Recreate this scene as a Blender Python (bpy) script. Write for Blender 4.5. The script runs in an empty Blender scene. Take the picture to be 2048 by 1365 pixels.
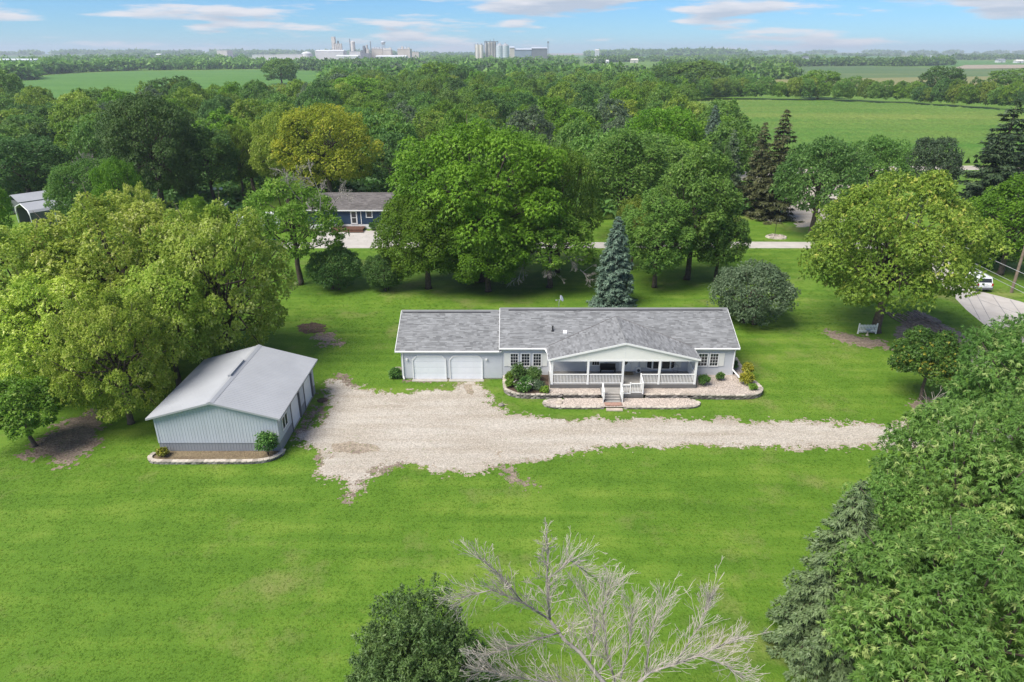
import bpy, math, random
import numpy as np
from mathutils import Vector, Matrix
R = math.radians
C = bpy.context.scene.collection
SC = bpy.context.scene

# ------------------------------------------------------------------ camera, world, sun, exposure
CAMH, FPX = 25.7, 1365.0
TILT = math.atan((682.5 - 104) / FPX)
cd = bpy.data.cameras.new('camera'); cam = bpy.data.objects.new('camera', cd); C.objects.link(cam)
cam.location = (0, 0, CAMH); cam.rotation_euler = (math.pi / 2 - TILT, 0, 0)
cd.sensor_width = 36; cd.lens = 24; cd.clip_start = .1; cd.clip_end = 40000
SC.camera = cam
SUN_EL, SUN_AZ = R(54), R(-124)           # azimuth from +Y towards +X: high veiled sun on the left
wd = bpy.data.worlds.new('World'); SC.world = wd; wd.use_nodes = True
SC.view_settings.view_transform = 'Standard'; SC.view_settings.look = 'None'
SC.view_settings.gamma = 1; SC.view_settings.use_curve_mapping = False
SC.view_settings.exposure = 1.25
sl = bpy.data.lights.new('sun', 'SUN'); sl.energy = 2.8; sl.angle = R(38); sl.color = (1, .95, .86)
so = bpy.data.objects.new('sun', sl); C.objects.link(so)
sdir = Vector((math.sin(SUN_AZ) * math.cos(SUN_EL), math.cos(SUN_AZ) * math.cos(SUN_EL), math.sin(SUN_EL)))
so.rotation_euler = sdir.to_track_quat('Z', 'Y').to_euler(); so.location = (0, 0, 60)
cy = SC.cycles
cy.max_bounces = 8; cy.diffuse_bounces = 5; cy.glossy_bounces = 2; cy.transmission_bounces = 5
cy.transparent_max_bounces = 8; cy.volume_bounces = 0; cy.use_denoising = True; cy.sample_clamp_indirect = 6; cy.use_adaptive_sampling = False
cy.caustics_reflective = False; cy.caustics_refractive = False


def nd(nt, typ, **kw):
    n = nt.nodes.new(typ)
    for k, v in kw.items():
        if k.startswith('i_'):
            n.inputs[k[2:].replace('_', ' ')].default_value = v
        elif k.startswith('n'):
            n.inputs[int(k[1:])].default_value = v
        else:
            setattr(n, k, v)
    return n


def build_world():
    nt = wd.node_tree; nt.nodes.clear(); L = nt.links.new
    out = nd(nt, 'ShaderNodeOutputWorld'); bg = nd(nt, 'ShaderNodeBackground'); bg.inputs[1].default_value = .075
    sky = nd(nt, 'ShaderNodeTexSky', sky_type='NISHITA', sun_disc=False, sun_elevation=SUN_EL, sun_rotation=SUN_AZ,
             altitude=300, air_density=1.0, dust_density=.0, ozone_density=4.0)
    tc = nd(nt, 'ShaderNodeTexCoord')

    def field(dz, seed):
        mp = nd(nt, 'ShaderNodeMapping'); mp.inputs['Location'].default_value = (seed, 0, dz * 52)
        mp.inputs['Scale'].default_value = (6.5, 6.5, 52)
        L(tc.outputs['Generated'], mp.inputs[0])
        n = nd(nt, 'ShaderNodeTexNoise'); n.inputs['Scale'].default_value = 1.0; n.inputs['Detail'].default_value = 7
        n.inputs['Roughness'].default_value = .52
        L(mp.outputs[0], n.inputs['Vector']); return n.outputs[0]
    f0, f1 = field(0, 3.1), field(.007, 3.1)
    m = nd(nt, 'ShaderNodeMapRange', interpolation_type='SMOOTHSTEP'); m.inputs[1].default_value = .485; m.inputs[2].default_value = .60
    L(f0, m.inputs[0])
    s = nd(nt, 'ShaderNodeMapRange'); s.inputs[1].default_value = .50; s.inputs[2].default_value = .66
    L(f1, s.inputs[0])
    cc = nd(nt, 'ShaderNodeMixRGB'); cc.inputs[1].default_value = (5.2, 4.95, 5.0, 1); cc.inputs[2].default_value = (3.1, 3.3, 3.8, 1)
    L(s.outputs[0], cc.inputs[0])
    mx = nd(nt, 'ShaderNodeMixRGB'); L(m.outputs[0], mx.inputs[0]); vt = nd(nt, 'ShaderNodeVectorMath', operation='MULTIPLY'); vt.inputs[1].default_value = (.31, .53, .79); L(sky.outputs[0], vt.inputs[0]); L(vt.outputs[0], mx.inputs[1]); L(cc.outputs[0], mx.inputs[2])
    k = nd(nt, 'ShaderNodeMath', operation='MULTIPLY'); k.inputs[1].default_value = .85; L(m.outputs[0], k.inputs[0]); L(k.outputs[0], mx.inputs[0])
    L(mx.outputs[0], bg.inputs[0]); L(bg.outputs[0], out.inputs[0])


build_world()

# ------------------------------------------------------------------ projection helpers (real places from measured sight lines)
cT, sT = math.cos(TILT), math.sin(TILT)


def ray(px, py):
    x = (px - 1024) / FPX; y = -(py - 682.5) / FPX
    return x, cT + y * sT, -sT + y * cT


def G(px, py, z=0.0):
    d = ray(px, py); t = (z - CAMH) / d[2]
    return Vector((d[0] * t, d[1] * t, z))


def at(px, py, Y):
    d = ray(px, py); t = Y / d[1]
    return Vector((d[0] * t, Y, CAMH + d[2] * t))


def Zat(py, Y):
    return at(1024, py, Y).z


def Xat(px, Y, z=0):
    return (px - 1024) / FPX * (Y * cT + (CAMH - z) * sT)


# ------------------------------------------------------------------ materials
MATS = {}


def new_mat(name):
    m = bpy.data.materials.new(name); m.use_nodes = True; nt = m.node_tree
    b = nt.nodes['Principled BSDF']; MATS[name] = m
    return m, nt, b


def plain(name, col, rough=.6, var=.12, scale=3.0, spec=.4, metal=0, bump=0, tint=0.0, dirt=None):
    """a base colour with mottled noise; 'tint' reads the per-face attribute"""
    m, nt, b = new_mat(name); L = nt.links.new
    b.inputs['Roughness'].default_value = rough; b.inputs['Metallic'].default_value = metal
    b.inputs['Specular IOR Level'].default_value = spec
    g = nd(nt, 'ShaderNodeNewGeometry')
    n = nd(nt, 'ShaderNodeTexNoise'); n.inputs['Scale'].default_value = scale; n.inputs['Detail'].default_value = 6
    L(g.outputs['Position'], n.inputs['Vector'])
    r = nd(nt, 'ShaderNodeMapRange'); r.inputs[1].default_value = .3; r.inputs[2].default_value = .7
    r.inputs[3].default_value = 1 - var; r.inputs[4].default_value = 1 + var
    L(n.outputs[0], r.inputs[0]); v = r.outputs[0]
    if tint:
        a = nd(nt, 'ShaderNodeAttribute', attribute_name='tint')
        r2 = nd(nt, 'ShaderNodeMapRange'); r2.inputs[3].default_value = 1 - tint; r2.inputs[4].default_value = 1 + tint
        L(a.outputs['Fac'], r2.inputs[0])
        mm = nd(nt, 'ShaderNodeMath', operation='MULTIPLY'); L(v, mm.inputs[0]); L(r2.outputs[0], mm.inputs[1]); v = mm.outputs[0]
    mu = nd(nt, 'ShaderNodeVectorMath', operation='SCALE'); mu.inputs[0].default_value = col[:3]; L(v, mu.inputs['Scale'])
    c = mu.outputs[0]
    if dirt:
        n2 = nd(nt, 'ShaderNodeTexNoise'); n2.inputs['Scale'].default_value = dirt[1]; n2.inputs['Detail'].default_value = 5
        L(g.outputs['Position'], n2.inputs['Vector'])
        r3 = nd(nt, 'ShaderNodeMapRange'); r3.inputs[1].default_value = .52; r3.inputs[2].default_value = .75; r3.inputs[4].default_value = dirt[2]
        L(n2.outputs[0], r3.inputs[0])
        mx = nd(nt, 'ShaderNodeMixRGB'); L(r3.outputs[0], mx.inputs[0]); L(c, mx.inputs[1]); mx.inputs[2].default_value = (*dirt[0], 1); c = mx.outputs[0]
    L(c, b.inputs['Base Color'])
    if bump:
        bp = nd(nt, 'ShaderNodeBump'); bp.inputs['Strength'].default_value = 1; bp.inputs['Distance'].default_value = bump
        L(n.outputs[0], bp.inputs['Height']); L(bp.outputs[0], b.inputs['Normal'])
    return m


def leafmat(name, dark, light, hi=None, transl=.3, rough=.5, objvar=.18):
    """foliage: per-leaf-cluster tint between two leaf colours, a share of paler new leaves, and a shift per tree"""
    m, nt, b = new_mat(name); L = nt.links.new
    a = nd(nt, 'ShaderNodeAttribute', attribute_name='tint')
    cr = nd(nt, 'ShaderNodeValToRGB'); e = cr.color_ramp.elements
    e[0].position = 0; e[0].color = (*dark, 1); e[1].position = .75; e[1].color = (*light, 1)
    if hi:
        e2 = e.new(1.0); e2.color = (*hi, 1)
    L(a.outputs['Fac'], cr.inputs[0])
    oi = nd(nt, 'ShaderNodeObjectInfo')
    r = nd(nt, 'ShaderNodeMapRange'); r.inputs[3].default_value = 1 - objvar; r.inputs[4].default_value = 1 + objvar; L(oi.outputs['Random'], r.inputs[0])
    hs = nd(nt, 'ShaderNodeHueSaturation'); L(cr.outputs[0], hs.inputs['Color']); L(r.outputs[0], hs.inputs['Value'])
    r2 = nd(nt, 'ShaderNodeMapRange'); r2.inputs[3].default_value = .495; r2.inputs[4].default_value = .515
    ml = nd(nt, 'ShaderNodeMath', operation='MULTIPLY'); ml.inputs[1].default_value = 7.31; L(oi.outputs['Random'], ml.inputs[0])
    fr = nd(nt, 'ShaderNodeMath', operation='FRACT'); L(ml.outputs[0], fr.inputs[0]); L(fr.outputs[0], r2.inputs[0]); L(r2.outputs[0], hs.inputs['Hue'])
    L(hs.outputs[0], b.inputs['Base Color']); b.inputs['Roughness'].default_value = rough; b.inputs['Specular IOR Level'].default_value = .35
    t = nd(nt, 'ShaderNodeBsdfTranslucent'); L(hs.outputs[0], t.inputs['Color'])
    mx = nd(nt, 'ShaderNodeMixShader'); mx.inputs[0].default_value = transl
    L(b.outputs[0], mx.inputs[1]); L(t.outputs[0], mx.inputs[2]); L(mx.outputs[0], nt.nodes['Material Output'].inputs[0])
    return m


def grassmat(name, blades):
    m, nt, b = new_mat(name); L = nt.links.new
    g = nd(nt, 'ShaderNodeNewGeometry')

    def noise(scale, det, vec=None, rough=.55):
        n = nd(nt, 'ShaderNodeTexNoise'); n.inputs['Scale'].default_value = scale; n.inputs['Detail'].default_value = det
        n.inputs['Roughness'].default_value = rough; L(vec or g.outputs['Position'], n.inputs['Vector']); return n.outputs[0]
    mp = nd(nt, 'ShaderNodeMapping'); mp.inputs['Scale'].default_value = (.07, .85, 1); mp.inputs['Rotation'].default_value = (0, 0, R(5)); L(g.outputs['Position'], mp.inputs[0])
    big, mid, strp, fine = noise(.055, 4), noise(.45, 5), noise(1.0, 3, mp.outputs[0]), noise(7.0, 4)

    def add(a, ka, bb, kb):
        x = nd(nt, 'ShaderNodeMath', operation='MULTIPLY'); x.inputs[1].default_value = ka; L(a, x.inputs[0])
        y = nd(nt, 'ShaderNodeMath', operation='MULTIPLY_ADD'); y.inputs[1].default_value = kb; L(bb, y.inputs[0]); L(x.outputs[0], y.inputs[2]); return y.outputs[0]
    v = add(big, .30, mid, .34); w = add(strp, .42, fine, .14)
    vf = add(noise(22, 3), .13, noise(55, 2), .10)
    s0 = nd(nt, 'ShaderNodeMath', operation='ADD'); L(v, s0.inputs[0]); L(w, s0.inputs[1])
    s = nd(nt, 'ShaderNodeMath', operation='ADD'); L(s0.outputs[0], s.inputs[0]); L(vf, s.inputs[1]); h = s.outputs[0]
    if blades:
        a = nd(nt, 'ShaderNodeAttribute', attribute_name='tint')
        q = nd(nt, 'ShaderNodeMath', operation='MULTIPLY_ADD'); q.inputs[1].default_value = .30; L(a.outputs['Fac'], q.inputs[0]); L(h, q.inputs[2])
        q2 = nd(nt, 'ShaderNodeMath', operation='SUBTRACT'); q2.inputs[1].default_value = .15; L(q.outputs[0], q2.inputs[0]); h = q2.outputs[0]
    cr = nd(nt, 'ShaderNodeValToRGB'); e = cr.color_ramp.elements
    k = 1.0 if blades else .88
    e[0].position = .55; e[0].color = (.074 * k, .158 * k, .014 * k, 1); e[1].position = .90; e[1].color = (.195 * k, .285 * k, .040 * k, 1)
    x = e.new(.71); x.color = (.108 * k, .210 * k, .019 * k, 1)
    L(h, cr.inputs[0]); c = cr.outputs[0]
    n3 = noise(.13, 7, rough=.68)     # dry, thin spots in the turf
    r = nd(nt, 'ShaderNodeMapRange'); r.inputs[1].default_value = .54; r.inputs[2].default_value = .72; r.inputs[4].default_value = .55 if blades else .8; L(n3, r.inputs[0])
    mx = nd(nt, 'ShaderNodeMixRGB'); L(r.outputs[0], mx.inputs[0]); L(c, mx.inputs[1]); mx.inputs[2].default_value = (.21, .205, .075, 1); c = mx.outputs[0]
    if not blades:
        bp = nd(nt, 'ShaderNodeBump'); bp.inputs['Distance'].default_value = .05; L(noise(9, 5), bp.inputs['Height']); L(bp.outputs[0], b.inputs['Normal'])
    L(c, b.inputs['Base Color']); b.inputs['Roughness'].default_value = .75; b.inputs['Specular IOR Level'].default_value = .15
    if blades:   # blades share the upright shading normal of the turf
        vn = nd(nt, 'ShaderNodeVectorMath', operation='SCALE'); L(g.outputs['Normal'], vn.inputs[0]); vn.inputs['Scale'].default_value = .25
        va = nd(nt, 'ShaderNodeVectorMath', operation='ADD'); va.inputs[1].default_value = (0, 0, 1); L(vn.outputs[0], va.inputs[0])
        vz = nd(nt, 'ShaderNodeVectorMath', operation='NORMALIZE'); L(va.outputs[0], vz.inputs[0]); L(vz.outputs[0], b.inputs['Normal'])
        t = nd(nt, 'ShaderNodeBsdfTranslucent'); L(c, t.inputs['Color'])
        ms = nd(nt, 'ShaderNodeMixShader'); ms.inputs[0].default_value = .3
        L(b.outputs[0], ms.inputs[1]); L(t.outputs[0], ms.inputs[2]); L(ms.outputs[0], nt.nodes['Material Output'].inputs[0])
    return m


def gravelmat(name, c0, c1, c2, fine=9.0, big=.35, bump=.02):
    m, nt, b = new_mat(name); L = nt.links.new
    g = nd(nt, 'ShaderNodeNewGeometry')
    n1 = nd(nt, 'ShaderNodeTexNoise'); n1.inputs['Scale'].default_value = big; n1.inputs['Detail'].default_value = 8; n1.inputs['Roughness'].default_value = .62
    vo = nd(nt, 'ShaderNodeTexVoronoi'); vo.inputs['Scale'].default_value = fine
    n2 = nd(nt, 'ShaderNodeTexNoise'); n2.inputs['Scale'].default_value = 2.2; n2.inputs['Detail'].default_value = 8; n2.inputs['Roughness'].default_value = .7
    for n in (vo, n2): L(g.outputs['Position'], n.inputs['Vector'])
    mpp = nd(nt, 'ShaderNodeMapping'); mpp.inputs['Scale'].default_value = (.35, 2.2, 1); mpp.inputs['Rotation'].default_value = (0, 0, R(-3)); L(g.outputs['Position'], mpp.inputs[0]); L(mpp.outputs[0], n1.inputs['Vector'])
    cr = nd(nt, 'ShaderNodeValToRGB'); e = cr.color_ramp.elements
    e[0].position = .36; e[0].color = (*c0, 1); e[1].position = .6; e[1].color = (*c1, 1); L(n1.outputs[0], cr.inputs[0])
    r = nd(nt, 'ShaderNodeMapRange'); r.inputs[1].default_value = .62; r.inputs[2].default_value = .74; r.inputs[4].default_value = .75; L(n2.outputs[0], r.inputs[0])
    mx = nd(nt, 'ShaderNodeMixRGB'); L(r.outputs[0], mx.inputs[0]); L(cr.outputs[0], mx.inputs[1]); mx.inputs[2].default_value = (*c2, 1)
    sp = nd(nt, 'ShaderNodeSeparateColor'); L(vo.outputs['Color'], sp.inputs[0])
    r2 = nd(nt, 'ShaderNodeMapRange'); r2.inputs[3].default_value = .72; r2.inputs[4].default_value = 1.25; L(sp.outputs[0], r2.inputs[0])
    vm = nd(nt, 'ShaderNodeVectorMath', operation='SCALE'); L(mx.outputs[0], vm.inputs[0]); L(r2.outputs[0], vm.inputs['Scale'])
    L(vm.outputs[0], b.inputs['Base Color']); b.inputs['Roughness'].default_value = .9; b.inputs['Specular IOR Level'].default_value = .2
    bp = nd(nt, 'ShaderNodeBump'); bp.inputs['Distance'].default_value = bump; L(vo.outputs['Distance'], bp.inputs['Height']); L(bp.outputs[0], b.inputs['Normal'])
    return m


def fieldmat(name, c0, c1, scale=.012, row=None):
    m, nt, b = new_mat(name); L = nt.links.new
    g = nd(nt, 'ShaderNodeNewGeometry'); mp = nd(nt, 'ShaderNodeMapping'); mp.inputs['Scale'].default_value = (.35, 1.6, 1); L(g.outputs['Position'], mp.inputs[0])
    n = nd(nt, 'ShaderNodeTexNoise'); n.inputs['Scale'].default_value = scale; n.inputs['Detail'].default_value = 7; n.inputs['Roughness'].default_value = .6; L(mp.outputs[0], n.inputs['Vector'])
    cr = nd(nt, 'ShaderNodeValToRGB'); e = cr.color_ramp.elements
    e[0].position = .38; e[0].color = (*c0, 1); e[1].position = .66; e[1].color = (*c1, 1); L(n.outputs[0], cr.inputs[0])
    n2 = nd(nt, 'ShaderNodeTexNoise'); n2.inputs['Scale'].default_value = 1.3; n2.inputs['Detail'].default_value = 3; L(g.outputs['Position'], n2.inputs['Vector'])
    r = nd(nt, 'ShaderNodeMapRange'); r.inputs[1].default_value = .3; r.inputs[2].default_value = .7; r.inputs[3].default_value = .8; r.inputs[4].default_value = 1.2; L(n2.outputs[0], r.inputs[0])
    vm = nd(nt, 'ShaderNodeVectorMath', operation='SCALE'); L(cr.outputs[0], vm.inputs[0]); L(r.outputs[0], vm.inputs['Scale'])
    L(vm.outputs[0], b.inputs['Base Color']); b.inputs['Roughness'].default_value = .8; b.inputs['Specular IOR Level'].default_value = .15
    return m


def glassmat(name, col):
    m, nt, b = new_mat(name); b.inputs['Base Color'].default_value = (*col, 1); b.inputs['Roughness'].default_value = .06
    b.inputs['Specular IOR Level'].default_value = .6; return m


M = {}
M['grass'] = grassmat('lawn_turf', False); M['blades'] = grassmat('grass_blades', True)
M['gravel'] = gravelmat('limestone_gravel', (.34, .298, .24), (.425, .388, .33), (.235, .195, .145), 16, .34, .012)
M['pebble'] = gravelmat('river_pebbles', (.36, .30, .25), (.46, .40, .35), (.24, .20, .17), 14, 1.2, .04)
M['stone'] = plain('pebble_stone', (.42, .36, .31), .8, .2, 8, .3, tint=.45)
M['verge'] = gravelmat('sandy_verge', (.27, .22, .165), (.34, .285, .22), (.18, .15, .09), 9, .6, .03)
M['soil_and_shade'] = gravelmat('bare_soil_and_shade', (.17, .13, .10), (.24, .19, .15), (.11, .085, .065), 7, .5, .04)  # bare earth; also the tone of the painted shade patches
M['mulch'] = gravelmat('dark_mulch', (.055, .038, .028), (.10, .07, .05), (.03, .022, .018), 9, .9, .05)
M['mulch_dry'] = gravelmat('dry_mulch', (.16, .12, .075), (.21, .165, .10), (.10, .13, .04), 12, .8, .04)
M['tilled'] = gravelmat('tilled_earth', (.13, .115, .105), (.20, .175, .16), (.075, .065, .06), 5, .6, .08)
M['concrete'] = plain('road_concrete', (.43, .40, .365), .9, .10, .6, .2, bump=.004, dirt=((.30, .26, .22), .4, .4))
M['siding'] = plain('grey_vinyl_siding', (.52, .535, .56), .5, .05, .7)
M['white'] = plain('white_trim', (.78, .78, .77), .45, .04, 1.5)
M['cream'] = plain('cream_gable_board', (.80, .80, .75), .55, .04, .8)
M['shutter'] = plain('cream_shutter', (.72, .72, .68), .5, .04, 1.5)
M['garage'] = plain('white_garage_door', (.74, .76, .79), .4, .03, 1.0)
M['shingle'] = plain('grey_asphalt_shingle', (.195, .198, .20), .9, .12, .9, .2, tint=.38, bump=.004)
M['shingle_dark'] = plain('brown_grey_shingle', (.12, .11, .105), .9, .15, 1.0, .2, tint=.35)
M['ridge'] = plain('dark_ridge_vent', (.07, .068, .075), .8, .1, 3)  # dark colour of the vent strip itself
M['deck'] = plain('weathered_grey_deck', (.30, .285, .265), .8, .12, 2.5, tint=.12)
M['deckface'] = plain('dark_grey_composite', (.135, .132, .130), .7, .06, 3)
M['found'] = plain('concrete_foundation', (.36, .335, .30), .9, .12, 2, bump=.004)
M['glass'] = glassmat('window_glass', (.018, .022, .026)); M['glassgreen'] = glassmat('curtained_glass', (.05, .06, .06))
M['black'] = plain('black_plastic', (.02, .02, .022), .5, .1, 4)
M['dgrey'] = plain('dark_grey_metal', (.12, .125, .135), .5, .06, 2)
M['galv'] = plain('galvanised_roof_metal', (.33, .34, .355), .55, .06, .5, .4, metal=.05, dirt=((.27, .28, .30), .35, .5))
M['ltblue'] = plain('pale_blue_steel_siding', (.455, .485, .53), .5, .05, .6)
M['wains'] = plain('grey_steel_wainscot', (.24, .255, .275), .5, .05, .8)
M['block'] = plain('grey_wall_block', (.20, .18, .165), .95, .3, 6, .2, bump=.012, tint=.6)
M['cap'] = plain('tan_cap_stone', (.37, .33, .28), .95, .22, 5, .2, bump=.01, tint=.35)
M['flag'] = plain('red_flagstone', (.33, .20, .155), .9, .25, 4, .2, bump=.006)
M['flag2'] = plain('tan_flagstone', (.42, .36, .29), .9, .2, 4, .2, bump=.006)
M['bark'] = plain('grey_brown_bark', (.10, .08, .065), .95, .35, 5, .2, bump=.03)
M['deadwood'] = plain('bleached_dead_wood', (.38, .34, .30), .9, .25, 4, .2)
M['deadgrey'] = plain('grey_dead_twigs', (.29, .265, .24), .9, .25, 4, .2)
M['bluesiding'] = plain('dark_blue_siding', (.022, .050, .098), .5, .06, .8)
M['brown'] = plain('brown_deck_stain', (.11, .052, .032), .7, .15, 3)
M['vinyl'] = plain('white_vinyl_fence', (.80, .80, .80), .4, .03, 1)
M['carwhite'] = plain('white_car_paint', (.78, .79, .80), .18, .01, 1, .6)
M['rubber'] = plain('tyre_rubber', (.02, .02, .02), .85, .1, 5); M['red'] = plain('red_tail_lamp', (.30, .012, .015), .25, .05, 5)
M['chrome'] = plain('bright_metal', (.6, .6, .6), .25, .03, 3, metal=.9)
M['pole'] = plain('weathered_pole_timber', (.19, .145, .11), .9, .25, 3, bump=.01); M['wire'] = plain('aluminium_cable', (.52, .52, .54), .45, .05, 1)
M['blue'] = plain('bright_blue_tarp', (.03, .17, .52), .5, .15, 2)
M['silo'] = plain('pale_concrete_silo', (.62, .58, .53), .85, .12, .06, dirt=((.34, .31, .29), .03, .5))
M['steel'] = plain('silvered_bin_steel', (.58, .62, .66), .45, .08, .05, metal=.3)
M['indwhite'] = plain('white_industrial_cladding', (.58, .585, .59), .6, .06, .03)
M['indtan'] = plain('tan_industrial_cladding', (.56, .52, .46), .7, .12, .05)
M['inddark'] = plain('dark_steelwork', (.20, .215, .235), .6, .1, .1); M['indblue'] = plain('blue_grey_cladding', (.27, .33, .40), .6, .1, .05)
M['greenhouse'] = plain('greenhouse_glazing', (.58, .62, .64), .4, .06, .05)
M['corn'] = fieldmat('corn_leaf_field', (.055, .145, .022), (.15, .20, .045)); M['soy'] = fieldmat('soybean_field', (.070, .165, .030), (.095, .20, .036), .02)
M['ripe'] = fieldmat('ripening_grain_field', (.17, .18, .065), (.24, .22, .09), .006); M['pasture'] = fieldmat('pasture', (.07, .13, .04), (.13, .17, .055), .008)
M['stubble'] = fieldmat('pale_stubble_field', (.27, .225, .16), (.33, .28, .20), .006)
# leaves
LM = {}
LM['walnut'] = leafmat('bright_green_leaves', (.095, .205, .013), (.22, .38, .026), (.30, .45, .05), .44)
LM['mid'] = leafmat('mid_green_leaves', (.105, .215, .038), (.21, .35, .060), (.28, .40, .09), .43)
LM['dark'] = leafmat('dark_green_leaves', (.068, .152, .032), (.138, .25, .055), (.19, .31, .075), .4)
LM['yellow'] = leafmat('yellow_green_leaves', (.15, .245, .022), (.36, .455, .065), (.54, .58, .16), .45)
LM['maplepale'] = leafmat('pale_yellow_green_leaves', (.235, .37, .035), (.565, .655, .11), (.80, .83, .32), .46)
LM['oak'] = leafmat('olive_yellow_leaves', (.11, .20, .02), (.27, .37, .05), (.50, .51, .11), .42)
LM['turning'] = leafmat('green_leaves_turning_yellow', (.050, .115, .018), (.115, .210, .032), (.42, .37, .05), .36)
LM['lime'] = leafmat('lime_green_leaves', (.115, .215, .018), (.25, .38, .045), (.39, .47, .10), .45)
LM['orange'] = leafmat('golden_turning_leaves', (.20, .26, .02), (.45, .47, .05), (.62, .56, .09), .45)
LM['boxelder'] = leafmat('box_elder_leaves', (.100, .215, .038), (.195, .345, .068), (.42, .52, .17), .44)
LM['grey'] = leafmat('grey_green_leaves', (.085, .135, .065), (.155, .215, .11), (.22, .28, .16), .35)
LM['spruce'] = leafmat('blue_spruce_needles', (0.061, 0.108, 0.073), (0.149, 0.224, 0.147), (0.263, 0.341, 0.225), .1)
LM['nearspruce'] = leafmat('dull_blue_green_needles', (.085, .14, .050), (.175, .245, .10), (.25, .33, .15), .18)
LM['brownspruce'] = leafmat('brown_tinged_needles', (0.049, 0.063, 0.022), (0.105, 0.112, 0.040), (0.166, 0.149, 0.056), .1)
LM['darkspruce'] = leafmat('dark_green_needles', (0.035, 0.063, 0.025), (0.079, 0.119, 0.048), (0.123, 0.166, 0.069), .1)
LM['juniper'] = leafmat('juniper_sprays', (.062, .122, .030), (.14, .225, .06), (.23, .31, .10), .22)
LM['shrubyellow'] = leafmat('golden_shrub_leaves', (.16, .19, .015), (.38, .36, .03), (.5, .45, .06), .3)
LM['shrub'] = leafmat('shrub_leaves', (.05, .12, .02), (.12, .24, .045), (.22, .36, .09), .35)
LM['flower'] = leafmat('pale_flowers', (.5, .45, .42), (.62, .58, .55), None, .2)

# ------------------------------------------------------------------ mesh helpers
rng = np.random.default_rng(11); random.seed(11)


def link(name, data, parent=None, loc=None, rotz=0.0):
    o = bpy.data.objects.new(name, data); C.objects.link(o)
    if parent: o.parent = parent
    if loc is not None: o.location = loc
    if rotz: o.rotation_euler.z = rotz
    return o


def thing(name, label, cat, loc=(0, 0, 0), rotz=0.0, group=None):
    o = link(name, None, None, loc, rotz); o.empty_display_size = .3
    return tag(o, label, cat, group)


def tag(o, label=None, cat=None, group=None, kind=None):
    if label: o['label'] = label
    if cat: o['category'] = cat
    if group: o['group'] = group
    if kind: o['kind'] = kind
    return o


def np_mesh(name, V, F, mat, tint=None, smooth=False):
    V = np.asarray(V, np.float32); F = np.asarray(F, np.int32); k = F.shape[1]
    me = bpy.data.meshes.new(name)
    me.vertices.add(len(V)); me.vertices.foreach_set('co', V.ravel())
    me.loops.add(F.size); me.loops.foreach_set('vertex_index', F.ravel())
    me.polygons.add(len(F)); me.polygons.foreach_set('loop_start', np.arange(0, F.size, k, dtype=np.int32))
    me.polygons.foreach_set('loop_total', np.full(len(F), k, np.int32))
    if smooth: me.polygons.foreach_set('use_smooth', np.ones(len(F), bool))
    if tint is not None:
        a = me.attributes.new('tint', 'FLOAT', 'FACE'); a.data.foreach_set('value', np.asarray(tint, np.float32))
    me.materials.append(mat); me.update(calc_edges=True); me.validate()
    return me


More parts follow.
